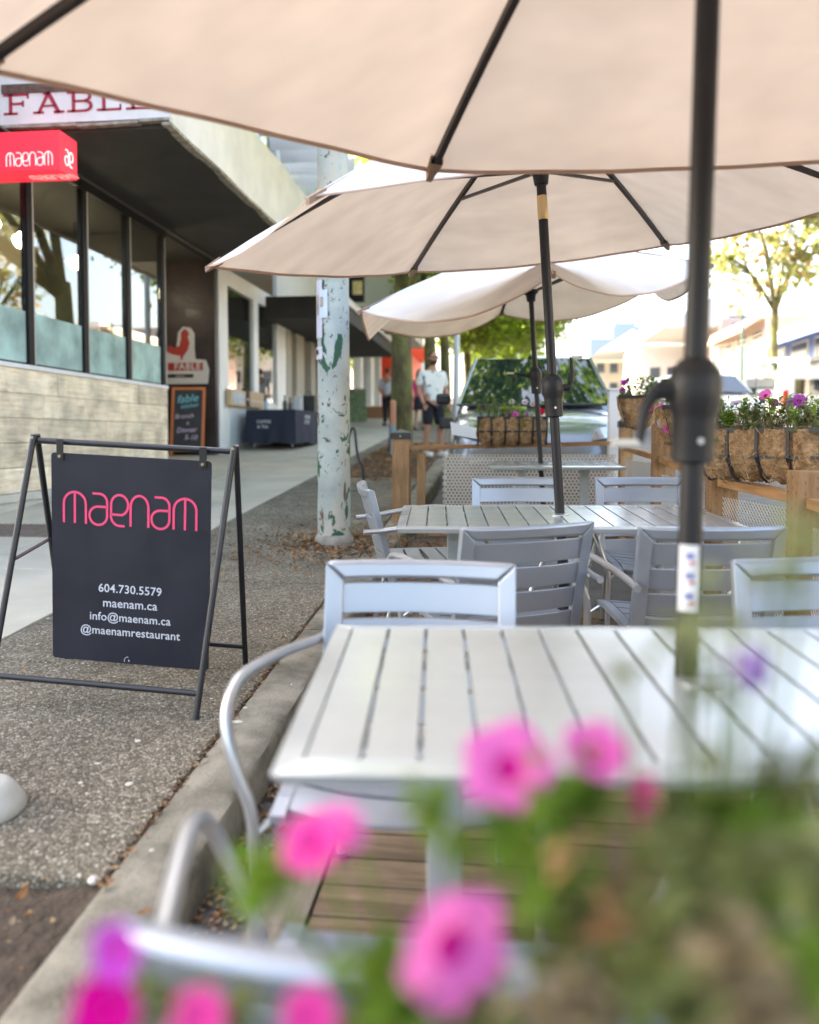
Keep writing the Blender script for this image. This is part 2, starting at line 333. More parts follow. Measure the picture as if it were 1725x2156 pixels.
while y0 < 45:
    y1 = y0 + (2.8 if y0 < 20 else 8); mb = MB()
    n = 40 if y0 < 8 else 6
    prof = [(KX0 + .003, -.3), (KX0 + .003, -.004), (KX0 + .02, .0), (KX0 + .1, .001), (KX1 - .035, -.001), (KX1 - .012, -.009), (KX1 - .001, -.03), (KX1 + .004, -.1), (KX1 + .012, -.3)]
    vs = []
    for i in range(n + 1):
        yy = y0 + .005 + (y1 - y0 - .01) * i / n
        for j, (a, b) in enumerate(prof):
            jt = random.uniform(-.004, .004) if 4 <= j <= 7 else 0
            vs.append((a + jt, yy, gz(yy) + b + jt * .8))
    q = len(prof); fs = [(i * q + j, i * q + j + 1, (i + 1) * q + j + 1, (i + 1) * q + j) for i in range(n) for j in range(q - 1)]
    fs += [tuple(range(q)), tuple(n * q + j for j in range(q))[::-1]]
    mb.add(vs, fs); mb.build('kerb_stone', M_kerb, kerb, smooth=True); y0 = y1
far_pave = struct(MB().slab(13.2, 17, -3, 70, gz, .3, 4).build('far_pavement', M_conc))
# deck
DX0, DX1, DY1 = -.495, 1.3, 7.7
deck = bpy.data.objects.new('patio_deck', None); COL.objects.link(deck); struct(deck)
bw = .14; yb = .1; bm_ = None
while yb < DY1:
    dzz = dz(yb) ; vs = MB().bb(DX0 + .004, DX1, -bw / 2 + .004, bw / 2 - .004, -.035, 0)
    if bm_ is None: bm_ = vs.mesh('board', M_deck)
    o = link('board', bm_, deck, bevel=.004); o.location = (0, yb + bw / 2, dzz + random.uniform(-.001, .001)); o.rotation_euler = (math.atan(DSL), 0, 0); yb += bw
MB().slab(DX0 - .15, DX0 - .004, .1, 3.9, lambda y: dz(y) + .002, .035, 2).build('border_board', M_decky, deck, bevel=.004)
MB().slab(DX0 - .15, DX0 - .004, 3.906, DY1, lambda y: dz(y) + .002, .035, 2).build('border_board', M_decky, deck, bevel=.004)
MB().slab(DX0 - .1, DX1, .1, DY1, lambda y: dz(y) - .04, .1, 2).build('joist_frame', M_asph, deck)
# utility cover
M_cover = pbr('cover_iron', (.17, .13, .11), .6, .3, col2=(.24, .2, .17), scale=8)
cp = G(45, 1117); cov = thing('utility_cover', 'brown metal utility cover set in the concrete by the plank wall', 'utility cover', (cp.x, cp.y, cp.z + .004), rot=(math.atan(SL), 0, 0))
MB().bb(-.42, .42, -.3, .3, -.03, 0).build('plate', M_cover, cov, bevel=.004)
st = MB()
for i in range(26):
    for j in range(18): st.box((-.4 + i * .032, -.28 + j * .033, .003), (.02, .008, .006), Matrix.Rotation(R(45 if (i + j) % 2 else -45), 3, 'Z'))
stuff(st.build('tread_studs', M_cover, cov))
# litter -------------------------------------------------------------
def leafmb(L, W, curl):
    mb = MB(); pts = []
    for i in range(5):
        t = i / 4; wv = W * math.sin(math.pi * (.08 + .84 * t)) ; z = curl * (t - .5) ** 2 * 4
        pts += [(-wv, L * (t - .5), z + curl * .4), (0, L * (t - .5), z), (wv, L * (t - .5), z + curl * .4)]
    return mb.add(pts, [(i * 3 + j, i * 3 + j + 1, i * 3 + j + 4, i * 3 + j + 3) for i in range(4) for j in range(2)])
M_lf = [thin('dead_leaf_a', (.30, .15, .07), (.3, .14, .05), .3, rnd=.4), thin('dead_leaf_b', (.40, .27, .16), (.3, .2, .1), .3, rnd=.3), thin('dead_leaf_c', (.16, .09, .05), (.1, .06, .03), .2), thin('chaff', (.34, .26, .18), (.2, .15, .1), .2)]
def litter(name, n, fx, fy, zf, s0=.012, s1=.035, mats=(0, 1, 2), gauss=None):
    mb = MB(); lf = leafmb(1, .28, .15)
    for _ in range(n):
        x, y = (fx(), fy()) if gauss is None else gauss()
        s = random.uniform(s0, s1); M = Matrix.Rotation(random.uniform(0, 6.28), 3, 'Z') @ Matrix.Rotation(random.uniform(-.4, .4), 3, 'X') @ Matrix.Rotation(random.uniform(-.4, .4), 3, 'Y')
        mb.add([M @ (Vector(v) * s) + Vector((x, y, zf(y) + .004 + s * .06)) for v in lf.v], lf.f, random.randrange(len(mats)))
    return stuff(mb.build(name, [M_lf[i] for i in mats], fix=False))
U = random.uniform
litter('gutter_litter', 2600, lambda: KX1 + abs(random.gauss(.02, .07)), lambda: U(.6, 7), lambda y: gz(y) - .146, .01, .03, (0, 1, 2, 3))
litter('joint_litter', 700, lambda: random.gauss(KX0 - .015, .022), lambda: ENDY + abs(random.gauss(0, 1)) * 1.8, lambda y: gz(y) - .008, .008, .024, (0, 1, 2, 3))
pb = G(704, 1140)
def ring():
    a = U(0, 6.28); r = abs(random.gauss(.1, .34)); return (pb.x + (.16 + r) * math.cos(a) * 1.0 + .05, pb.y + (.16 + r * 1.2) * math.sin(a) - .1)
lt = litter('pole_litter', 1500, 0, 0, lambda y: gz(y) + .002, .012, .05, (0, 1, 2), ring)
litter('pavement_litter', 420, lambda: U(CONX, KX0), lambda: U(3.2, 11), lambda y: gz(y) + .001, .01, .035, (0, 1, 1, 3))
litter('tree_pit_litter', 1800, lambda: U(-2.36, KX0), lambda: U(10.8, 17.6), lambda y: gz(y) - .01, .03, .08, (0, 1))
litter('under_deck_litter', 900, lambda: U(KX1, DX0 + .15), lambda: U(4.8, 7.6), lambda y: max(dz(y), gz(y) - .15) + .004, .015, .05, (0, 1))
litter('soil_litter', 260, lambda: U(-2.4, KX0), lambda: U(.9, ENDY), lambda y: gz(y) - .008, .008, .03, (0, 1, 2, 3))
for i, (px, py, L) in enumerate(((45, 1880, .05), (213, 1876, .045), (228, 1872, .04), (112, 1935, .03), (305, 1932, .035), (280, 1800, .03), (490, 1545, .03), (600, 1348, .05))):
    p = G(px, py); o = leafmb(L, L * .24, L * .2).build('fallen_leaf', M_lf[0 if i % 2 == 0 else 1], fix=False)
    o.location = (p.x, p.y, p.z + .012 - (.02 if i < 4 and px < 200 else 0)); o.rotation_euler = (.2, .2, i * 1.3)
    tag(o, ['curled orange leaf on the soil, leftmost', 'orange curled leaf at the corner where the pebbled slab meets the kerb', 'brown leaf beside the orange one at the slab corner', 'small reddish leaf lying on the dark soil', 'pale orange leaf on the kerb top near the blurred armchair', 'small leaf in the joint beside the kerb', 'little brown leaf on the kerb joint left of the chair arm', 'dry brown leaf on the pebbled pavement right of the black sign'][i], 'leaf', 'fallen leaves on the pavement')
pp = G(197, 1857); o = MB().lathe([(.001, -.012), (.011, -.008), (.016, 0), (.011, .008), (.001, .012)], 12).build('pebble', pbr('pale_stone', (.55, .52, .46), .7), smooth=True); o.location = (pp.x, pp.y, pp.z + .004); tag(o, 'small pale round pebble lying on the soil at the slab corner', 'pebble')
# small weed in gutter
wd = D(487, 1775); wt = thing('weed', 'tiny bright green weed growing in the gutter at the kerb foot', 'weed', (KX1 + .04, wd.y + .02, gz(wd.y) - .14))
M_weed = thin('weed_leaf', (.12, .25, .04), (.2, .45, .05), .4)
for k in range(7):
    lf = leafmb(.055, .016, .01); Mx = Matrix.Rotation(k * .9, 3, 'Z') @ Matrix.Rotation(R(35 + 8 * (k % 3)), 3, 'X')
    lf.v = [tuple(Mx @ (Vector(v) + Vector((0, .03, 0)))) for v in lf.v]; lf.build('leaf', M_weed, wt, fix=False)
# white rounded stone at the left edge
b = G(8, 1725)
M_ws = pbr('weathered_white_concrete', (.42, .40, .35), .85, col2=(.52, .5, .45), scale=7, bump=.5, bscale=60)
ws = MB().lathe([(.0, -.02), (.11, -.02), (.115, .0), (.105, .025), (.085, .055), (.07, .075), (.055, .085), (.0, .088)], 28).build('weathered_foot', M_ws, smooth=True)
for v in ws.data.vertices: v.co *= 1 + .05 * math.sin(v.co.x * 40 + v.co.z * 30) * math.cos(v.co.y * 33)
ws.location = (b.x - .08, b.y + .04, b.z + .018); tag(ws, 'rounded pale concrete base on the pebbled pavement at the left edge', 'concrete base')
# ================================================================ patio furniture
def alum(name, c1, c2, rough=.38, metal=.55):
    return pbr(name, c1, rough, metal, col2=c2, scale=3, rvar=.05, bump=.05, bscale=900, bdist=.0003)
M_alu = alum('silver_powder_coat', (.33, .37, .43), (.38, .42, .48))
M_tab = pbr('table_powder_coat', (.50, .54, .545), .2, .35, col2=(.55, .585, .59), scale=5, rvar=.09, bump=.06, bscale=700, bdist=.0004)
M_tube = pbr('satin_tube', (.5, .515, .54), .3, .7, col2=(.55, .565, .59), scale=3)
M_cap = pbr('glide_plastic', (.1, .1, .1), .5)
def bow(x, hw, a): return a * (1 - (x / hw) ** 2)
def make_chair():
    """origin on the floor at the middle of the seat, sitter looks to +Y"""
    t = thing('armchair', 'x', 'armchair')
    zb, zt, yb, yt, hw = .40, .885, -.225, -.345, .28
    def bk(x, z, off=0):     # point on the bowed, leaning back surface
        k = (z - zb) / (zt - zb); y = yb + (yt - yb) * k - bow(x, hw, .042); return Vector((x, y + off, z))
    def strip(x0, x1, z0, z1, th, n=10):
        mb = MB(); vs = []
        for i in range(n + 1):
            x = x0 + (x1 - x0) * i / n
            vs += [bk(x, z0, th / 2), bk(x, z1, th / 2), bk(x, z1, -th / 2), bk(x, z0, -th / 2)]
        fs = []
        for i in range(n):
            a = i * 4; fs += [(a + j, a + (j + 1) % 4, a + 4 + (j + 1) % 4, a + 4 + j) for j in range(4)]
        fs += [(0, 1, 2, 3), tuple(n * 4 + j for j in (3, 2, 1, 0))]
        return mb.add(vs, fs)
    # mitred frame: top rail and two uprights
    fr = MB(); w_ = .052; n = 12; th = .036
    vs = []
    for i in range(n + 1):
        xo = -hw + 2 * hw * i / n; xi = max(-hw + w_, min(hw - w_, xo * (hw - w_) / hw))
        vs += [bk(xi, zt - w_, th / 2), bk(xo, zt, th / 2), bk(xo, zt, -th / 2), bk(xi, zt - w_, -th / 2)]
    fs = []
    for i in range(n): a = i * 4; fs += [(a + j, a + (j + 1) % 4, a + 4 + (j + 1) % 4, a + 4 + j) for j in range(4)]
    fs += [(0, 1, 2, 3), tuple(n * 4 + j for j in (3, 2, 1, 0))]
    fr.add(vs, fs); fr.build('top_rail', M_alu, t, smooth=True, bevel=.011)
    for s in (-1, 1):
        mb = MB(); vs = []
        for z in (zb - .02, zt - w_, None):
            for (xx, zz) in (((s * (hw - w_), z), (s * hw, z)) if z else ()):
                vs += [bk(xx, zz, th / 2), bk(xx, zz, -th / 2)]
        # outer runs up to the mitre
        vs2 = [bk(s * (hw - w_), zb - .02, th / 2), bk(s * hw, zb - .02, th / 2), bk(s * hw, zt - .001, th / 2), bk(s * (hw - w_), zt - w_ - .001, th / 2)]
        vs3 = [v + Vector((0, -th, 0)) for v in vs2]
        mb.add(vs2 + vs3, [(0, 1, 2, 3), (7, 6, 5, 4)] + [(i, 4 + i, 4 + (i + 1) % 4, (i + 1) % 4) for i in range(4)])
        mb.build('back_upright', M_alu, t, bevel=.005)
    for k in range(4):
        z1 = zt - w_ - .012 - k * .103
        o = strip(-hw + w_ - .004, hw - w_ + .004, z1 - .087, z1, .012).build('back_slat', M_alu, t, smooth=True, bevel=.003)
    # seat
    zs = .46; sy0, sy1 = -.21, .30
    for k in range(5):
        ya = sy1 - .012 - k * .1; yb2 = ya - .086; mb = MB()
        def f(u, v, ya=ya, yb2=yb2):
            x = -.24 + .48 * u; y = yb2 + (ya - yb2) * v; return (x, y + .02 * (1 - (x / .24) ** 2) * (1 if y > 0 else 0), zs - .018 * (1 - (x / .24) ** 2) - .02 * max(0, (y - .2) / .1) ** 2)
        mb.grid(f, 8, 2); g2 = MB().grid(lambda u, v: (lambda p: (p[0], p[1], p[2] - .01))(f(u, v)), 8, 2)
        nn = len(mb.v); mb.add(g2.v, g2.f)
        W = 9; H = 3; bd = [i for i in range(W)] + [j * W + W - 1 for j in range(1, H)] + [(H - 1) * W + i for i in range(W - 2, -1, -1)] + [j * W for j in range(H - 2, 0, -1)]
        mb.f += [(bd[i], bd[(i + 1) % len(bd)], nn + bd[(i + 1) % len(bd)], nn + bd[i]) for i in range(len(bd))]; mb.m += [0] * len(bd)
        mb.build('seat_slat', M_alu, t, smooth=True)
    for s in (-1, 1):
        mb = MB(); pts = [(s * .262, sy0 - .01, zs - .014), (s * .262, .18, zs - .014), (s * .262, .24, zs - .02), (s * .262, sy1 + .01, zs - .032)]
        for a, b_ in zip(pts, pts[1:]): mb.beam(a, b_, .04, .026)
        mb.build('seat_rail', M_alu, t, bevel=.004)
        armp = smoothpath([(s * .292, -.385, .655), (s * .298, -.29, .662), (s * .345, -.07, .69), (s * .385, .12, .70), (s * .394, .21, .68), (s * .388, .265, .62), (s * .36, .29, .53), (s * .325, .295, .43), (s * .323, .295, .3), (s * .325, .30, .01)], 5)
        a_ = MB().tube(armp, .0145, 12).build('arm', M_tube, t, smooth=True)
        MB().tube([(s * .325, .30, .012), (s * .325, .30, -.0)], .017, 10).build('foot_glide', M_cap, a_)
        MB().tube([(s * .292, -.385, .655), (s * .292, -.389, .655)], .0155, 12).build('arm_end', M_tube, a_)
        MB().tube([(s * .292, -.315, .66), (s * .274, -.315, .655)], .009, 8).build('arm_bracket', M_tube, t)
        lg = MB().tube([(s * .225, -.2, zs - .02), (s * .23, -.24, .2), (s * .235, -.285, .01)], .0135, 10).build('rear_leg', M_tube, t, smooth=True)
        MB().tube([(s * .235, -.285, .012), (s * .235, -.285, 0)], .016, 8).build('foot_glide', M_cap, lg)
        MB().tube([(s * .262, sy1 - .03, zs - .03), (s * .323, .295, .38)], .009, 8).build('seat_stay', M_tube, t)
    MB().beam((-.25, -.2, zs - .03), (.25, -.2, zs - .03), .03, .025).build('rear_cross_rail', M_alu, t)
    MB().beam((-.25, .24, zs - .05), (.25, .24, zs - .05), .025, .02).build('front_cross_rail', M_alu, t)
    return t
DROT = math.atan(DSL)
def place(o, r, d, face_deg, h=0):
    """face_deg: heading of local +Y, 0 = away from the viewer along the street, positive to the left"""
    p = RD(r, d); o.location = (p.x, p.y, dz(p.y) + .004 + h)
    a = R(face_deg); o.rotation_euler = (Matrix.Rotation(DROT, 3, 'X') @ Matrix.Rotation(a, 3, 'Z')).to_euler()
ch0 = make_chair(); TB = 4.3
GRP = 'silver armchairs around the patio tables'
CH = [(.04, 1.075, TB - 2.5, 'blurred silver armchair closest to the viewer, behind the pink petunias'),
      (.0, 2.06, 180 + TB - 4, 'silver armchair facing the viewer with its seat tucked under the near table, by the kerb'),
      (1.225, 2.06, 180 + TB, 'silver armchair facing the viewer at the near table, right of the thick pole'),
      (.36, 3.47, 24, 'silver armchair seen from behind at the middle table, left of the thick near pole'),
      (1.15, 3.42, TB + 2, 'silver armchair seen from behind at the middle table, right of the thick near pole'),
      (.66, 4.72, 180 + TB, 'silver armchair at the far side of the middle table, just left of its pole'),
      (1.42, 4.68, 180 + TB, 'silver armchair at the far side of the middle table, right of its pole'),
      (.10, 4.72, -76, 'silver armchair seen side-on at the kerb end of the middle table')]
for i, (r, d, a, lab) in enumerate(CH):
    o = ch0 if i == 0 else copy_tree(ch0)
    place(o, r, d, a); tag(o, lab, 'armchair', GRP)
# ---------------- tables
def make_table(W, Dp, H, nsl, name, label, thick=.028):
    t = thing(name, label, 'table'); e = .045
    fr = MB()
    # mitred rim with a sloping edge
    def rimseg(a, b, ai, bi):
        lo = .93
        vs = [Vector((a[0], a[1], H - .006)), Vector((b[0], b[1], H - .006)), Vector((bi[0], bi[1], H)), Vector((ai[0], ai[1], H)),
              Vector((a[0] * .985, a[1] * .97, H - thick)), Vector((b[0] * .985, b[1] * .97, H - thick)), Vector((bi[0], bi[1], H - thick)), Vector((ai[0], ai[1], H - thick))]
        return MB().add(vs, [(0, 1, 2, 3), (4, 7, 6, 5), (0, 4, 5, 1), (2, 6, 7, 3), (0, 3, 7, 4), (1, 5, 6, 2)])
    o = [(-W / 2, -Dp / 2), (W / 2, -Dp / 2), (W / 2, Dp / 2), (-W / 2, Dp / 2)]; i_ = [(-W / 2 + e, -Dp / 2 + e), (W / 2 - e, -Dp / 2 + e), (W / 2 - e, Dp / 2 - e), (-W / 2 + e, Dp / 2 - e)]
    for k in range(4): rimseg(o[k], o[(k + 1) % 4], i_[k], i_[(k + 1) % 4]).build('table_edge', M_tab, t, bevel=.003)
    sw = (W - 2 * e) / nsl; gap = .0078
    me = MB().bb(-sw / 2 + gap / 2, sw / 2 - gap / 2, -Dp / 2 + e + .002, Dp / 2 - e - .002, H - .024, H - .001).mesh('slat', M_tab)
    for k in range(nsl):
        q = link('slat', me, t, bevel=.0015); q.location.x = -W / 2 + e + sw * (k + .5)
    for s in (-1, 1): MB().bb(-W / 2 + e, W / 2 - e, s * Dp * .25 - .02, s * Dp * .25 + .02, H - .046, H - .025).build('under_rail', M_tab, t)
    for s in (-1, 1):
        x = s * (W / 2 - .27); MB().bb(x - .035, x + .035, -.05, .05, .03, H - .041).build('leg', M_tab, t, bevel=.004)
        MB().bb(x - .03, x + .03, -Dp / 2 + .06, Dp / 2 - .06, .004, .034).build('foot_bar', M_tab, t, bevel=.004)
    MB().lathe([(.034, H), (.045, H), (.045, H + .004), (.034, H + .005)], 24).build('pole_ring', M_tube, t)
    return t
TH = .80
t1 = make_table(1.56, .83, TH, 16, 'patio_table', 'near pale slatted patio table in front of the viewer'); place(t1, .583, 1.62, TB)
t2 = make_table(1.58, .83, TH, 16, 'patio_table', 'middle slatted patio table with chairs on every side'); place(t2, .745, 4.0, TB)
t3 = make_table(1.05, .7, .86, 10, 'patio_table', 'small far patio table in front of the perforated fence panel', .03); place(t3, 1.17, 6.6, TB - 2)
for t in (t1, t2, t3): tag(t, group='slatted tables on the patio')
# ---------------- umbrellas
M_pole = pbr('black_pole', (.011, .011, .014), .42, .0, col2=(.015, .015, .018), scale=3, spec=.35)
M_rib = pbr('rib_dark', (.035, .028, .026), .4, .2)
M_hous = pbr('housing_plastic', (.014, .014, .016), .45, spec=.35)
M_gold = pbr('pale_gold_sleeve', (.62, .45, .22), .35, .6)
M_grip = pbr('crank_grip', (.6, .6, .56), .4)
M_fab = [thin('parasol_cloth', (.90, .875, .86), (.57, .44, .335), .40, bump=.6, bscale=2.6, bdist=.05, stretch=(1, 2.0, 1), rnd=.09)]
M_hem = thin('parasol_hem', (.62, .5, .42), (.7, .48, .35), .4)
M_pkt = pbr('rib_pocket_cloth', (.30, .20, .14), .8)
def umbrella(base, hubtop, tips, label, sag, zc, edge_sag, housing_z, hr, crank, pr=.0235, gold=None, runner=.42):
    """base, hubtop, tips: real points in the place; tips run round the canopy"""
    B = Vector(base); Hb = Vector(hubtop); ax = (Hb - B).normalized()
    t = thing('patio_umbrella', label, 'patio umbrella', B, group='beige parasols over the patio tables')
    T = [Vector(p) - B for p in tips]; H = Hb - B; N = len(T)
    MB().tube([ax * .03, ax * (H.length + .03)], pr, 24).build('pole', M_pole, t, smooth=True)
    MB().lathe([(.0, H.length + .1), (.012, H.length + .095), (.02, H.length + .06), (.045, H.length + .04), (.05, H.length + .01), (.0, H.length + .01)], 16, M=Vector((0, 0, 1)).rotation_difference(ax).to_matrix()).build('finial', M_hous, t, smooth=True)
    rq = Vector((0, 0, 1)).rotation_difference(ax).to_matrix()
    def ribp(i, v): return H * (1 - v) + T[i] * v + Vector((0, 0, zc * 4 * v * (1 - v)))
    rng = random.Random(5)
    for i in range(N):
        j = (i + 1) % N; es = edge_sag[i] if isinstance(edge_sag, (list, tuple)) else edge_sag
        ph = rng.uniform(0, 6)
        def f(u, v, i=i, j=j, es=es, ph=ph):
            p = ribp(i, v) * (1 - u) + ribp(j, v) * u; q = 4 * u * (1 - u)
            inn = (H * (1 - v)) * 0
            c = (T[i] + T[j]) / 2; cdir = Vector((c.x, c.y, 0)).normalized()
            p = p - Vector((0, 0, 1)) * (sag * v * v * q + es * v ** 5 * q) - cdir * (.25 * es * v ** 3 * q)
            wr = .006 * math.sin(u * 23 + ph + v * 4) * v * (1 - q * .4) + .004 * math.sin(v * 19 + u * 7 + ph) + .009 * v ** 3 * math.sin(u * 26 + v * 17 + ph) * math.sin(u * 5 + ph) * (1 - v ** 8)
            return p + Vector((0, 0, wr * (.3 + 3 * sag)))
        pan = MB().grid(f, 28, 20).build('canopy_panel', M_fab[0], t, smooth=True, fix=False)
        ed = [f(k / 28, 1) for k in range(29)]
        hm = MB(); vs = []
        for k, p in enumerate(ed):
            inn = (f(k / 28, .992) - p); up = Vector((0, 0, .0016)); vs += [p + up, p + inn + up, p + inn - up, p - up - Vector((0, 0, .003))]
        hm.add(vs, [(k * 4 + a, k * 4 + (a + 1) % 4, k * 4 + 4 + (a + 1) % 4, k * 4 + 4 + a) for k in range(28) for a in range(4)])
        hm.build('hem', M_hem, pan)
        # rib below the cloth, with strut and pocket
        rb = MB(); K = 10
        for k in range(K):
            v0, v1 = .03 + .95 * k / K, .03 + .95 * (k + 1) / K; dn = Vector((0, 0, -.016))
            rb.beam(ribp(i, v0) + dn, ribp(i, v1) + dn, .022, .022)
        rib = rb.build('rib', M_rib, t)
        q = ribp(i, .52) + Vector((0, 0, -.03)); run = ax * (H.length - runner)
        MB().beam(run + (q - run) * .03, q, .014, .016).build('strut', M_rib, t)
        e1 = ribp(i, .955); e2 = ribp(i, 1.0); dd = (e2 - e1).normalized(); sd_ = dd.cross(Vector((0, 0, 1))).normalized()
        pk = MB().add([e1 - sd_ * .024, e1 + sd_ * .024, e2 + dd * .012 + sd_ * .012, e2 + dd * .012 - sd_ * .012, e1 - sd_ * .022 - Vector((0, 0, .03)), e1 + sd_ * .022 - Vector((0, 0, .03)), e2 + dd * .01 + sd_ * .01 - Vector((0, 0, .028)), e2 + dd * .01 - sd_ * .01 - Vector((0, 0, .028))],
                      [(0, 1, 2, 3), (4, 7, 6, 5), (1, 5, 6, 2), (3, 2, 6, 7), (0, 3, 7, 4)])
        pk.build('rib_pocket', M_pkt, t)
    rl = H.length - runner
    MB().lathe([(.028, rl - .07), (.034, rl - .065), (.04, rl - .02), (.062, rl), (.066, rl + .02), (.03, rl + .03)], 20, M=rq).build('runner_hub', M_hous, t, smooth=True)
    hz = housing_z; a, b = hr
    hs = MB().lathe([(pr + .001, hz + .005), (a * .62, hz), (a * .9, hz - .02), (a, hz - .045), (a * .98, hz - .085), (a * .86, hz - .105), (b * 1.04, hz - .12), (b, hz - .2), (b * .8, hz - .205), (pr + .001, hz - .206)], 28, M=rq).build('crank_housing', M_hous, t, smooth=True)
    # crank arm and grip, bolted to the side of the housing
    cv = Vector(crank[0]); ca = Vector(crank[1]); o = ax * (hz - .06)
    p0 = o + cv * (a + .004); p1 = p0 + cv * .02; p2 = p1 + ca
    MB().tube([p0 - cv * .01, p1 + cv * .004], .019, 14).build('crank_boss', M_hous, hs)
    mb = MB(); m_ = smoothpath([p1, p1 + ca * .35 + cv * .012, p2], 5); mb.tube(m_, [.015 - .007 * k / 10 for k in range(11)], 10); mb.build('crank_arm', M_hous, hs, smooth=True)
    gd = Vector(crank[2]); MB().tube([p2, p2 + gd * .055], .0085, 12).build('crank_grip', M_grip, hs, smooth=True)
    for dd in (-1, 1): MB().tube([o + cv.cross(ax) * (b * .97) * dd + ax * (-.1), o + cv.cross(ax) * (b * 1.03) * dd + ax * (-.1)], .006, 10).build('screw', M_grip, hs)
    if gold: MB().lathe([(pr + .0005, gold[0]), (pr + .002, gold[0] + .002), (pr + .002, gold[1] - .002), (pr + .0005, gold[1])], 20, M=rq).build('sleeve', M_gold, t, smooth=True)
    for zz in (.30,): MB().lathe([(pr + .0005, zz), (pr + .003, zz + .004), (pr + .003, zz + .3), (pr + .0005, zz + .304)], 20, M=rq).build('pole_joint', M_pole, t, smooth=True)
    bs = thing('umbrella_base', 'x', 'umbrella base', B)
    MB().lathe([(.0, .0), (.25, .0), (.25, .02), (.22, .045), (.05, .06), (.05, .09)], 32).build('base_disc', M_hous, bs, smooth=True)
    MB().lathe([(pr + .004, .085), (.036, .085), (.036, .42), (pr + .004, .43)], 20, M=rq).build('sleeve', M_hous, bs, smooth=True)
    return t, bs
def tips_for(cr, cd, Rr, a0, c, gx, gy, ring=6):
    out = []
    for k in range(ring):
        a = R(a0 + 60 * k); dx, dy = math.cos(a), math.sin(a); p = RD(cr + Rr * dx, cd + Rr * dy); out.append(Vector((p.x, p.y, CAM_Z + c + gx * dx + gy * dy)))
    return out
def pole_at(r, d): p = RD(r, d); return Vector((p.x, p.y, dz(p.y) + .004))
# near parasol
T1 = tips_for(.583, 1.62, 1.65, 107.5, .835, .03, .238)
T1[0] = P(905, 361, 2.86); T1[1] = P(-62, 138, 1.97); T1[5] = P(1890, 332, 2.75)
b1 = pole_at(.548, 1.62)
u1, ub1 = umbrella(b1, RD(.596, 1.62, CAM_Z + 1.58), T1, 'near beige parasol on a thick black pole, its canopy filling the top of the view', .02, .04, [-.022, .02, .02, .02, .02, .0],
     CAM_Z + .15 - b1.z, (.052, .041), (RV * -1, Vector((-.035, -.01, -.105)), RV * -1))
tag(ub1, 'black umbrella base under the near table', 'umbrella base', 'parasol bases')
# sticker on the near pole
M_stk = pbr('sticker_white', (.72, .73, .76), .35); M_s1 = pbr('sticker_blue', (.10, .12, .42), .5); M_s2 = pbr('sticker_red', (.55, .12, .12), .5)
za = CAM_Z - (1145 - 917) / 1049 - b1.z; zb_ = CAM_Z - (1285 - 917) / 1049 - b1.z
def wrap(z0, z1, a0, a1, rr, n=10): return MB().grid(lambda u, v: (rr * math.cos(R(a0 + (a1 - a0) * u)), rr * math.sin(R(a0 + (a1 - a0) * u)), z0 + (z1 - z0) * v), n, 2)
axm = Vector((0, 0, 1)).rotation_difference((RD(.596, 1.62, CAM_Z + 1.58) - b1).normalized()).to_matrix()
def bent(mb): mb.v = [tuple(axm @ Vector(v)) for v in mb.v]; return mb
stk = bent(wrap(zb_, za, -152, -62, .0262)).build('instruction_label', M_stk, u1, smooth=True, fix=False)
hh = za - zb_
for k in range(3):
    zc_ = zb_ + hh * (.2 + .3 * k)
    bent(wrap(zc_, zc_ + .010, -118, -84, .0268, 6)).build('label_mark', M_s1, stk, fix=False)
    bent(wrap(zc_ - .012, zc_ - .005, -104, -78, .0268, 6)).build('label_mark', M_s2, stk, fix=False)
# middle parasol
T2 = [P(865, 573, 5.5), P(437, 560, 4.2), P(652, 413, 3.0), P(1690, 290, 3.1), P(1850, 408, 3.8), P(1407, 516, 5.26)]
b2 = pole_at(.80, 4.0)
u2, ub2 = umbrella(b2, RD(.615, 4.0, CAM_Z + 1.66), T2, 'middle beige parasol with a gold sleeve on its leaning pole', .03, .04, [.015, .015, -.035, 0, .01, .01],
     CAM_Z + .30 - b2.z, (.055, .043), (RV, Vector((0.01, 0, .15)) , (RV - FL * .3).normalized()), gold=(CAM_Z + 1.06 - b2.z, CAM_Z + 1.175 - b2.z), runner=.37)
tag(ub2, 'black umbrella base under the middle table', 'umbrella base', 'parasol bases')
b3 = pole_at(1.13, 6.6)
u3, ub3 = umbrella(b3, RD(.94, 6.5, CAM_Z + 1.56), tips_for(.88, 6.4, 1.42, 30, 1.085, .185, .095), 'far beige parasol with a loosely sagging canopy over the small table', .075, .02, .10,
     CAM_Z + .55 - b3.z, (.05, .04), (RV * -1, Vector((-.1, 0, .02)), (RV * -1 + FL * .1).normalized()), pr=.02)
tag(ub3, 'black umbrella base under the small far table', 'umbrella base', 'parasol bases')
# two clear clips hanging on the far parasol's cloth, seen through the gap above its right side
# ================================================================ left side of the street: buildings
M_frame = pbr('black_window_frame', (.008, .008, .008), .5, spec=.2)
M_frw = pbr('edge_strip', (.5, .46, .4), .5)
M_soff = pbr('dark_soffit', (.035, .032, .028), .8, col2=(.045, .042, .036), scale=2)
M_fascia = pbr('weathered_white_fascia', (.70, .68, .68), .7, col2=(.86, .84, .84), scale=1.3, detail=6, bump=.1, bscale=20)
M_rust = pbr('flaking_edge', (.22, .18, .13), .85, col2=(.45, .42, .36), scale=14, detail=8)
M_plank = wood('reclaimed_planks', (.56, .42, .28), (.84, .70, .52), (.93, .85, .70), 'y', .8, .7, .16, .8)
M_base = pbr('painted_wall_base', (.50, .47, .41), .75, col2=(.62, .60, .54), scale=2.5, detail=7)
M_gl = glass('window_glass', (.88, .9, .86), 2.1)
M_film = thin('frosted_film', (.50, .68, .64), (.4, .55, .5), .3, rnd=.3)
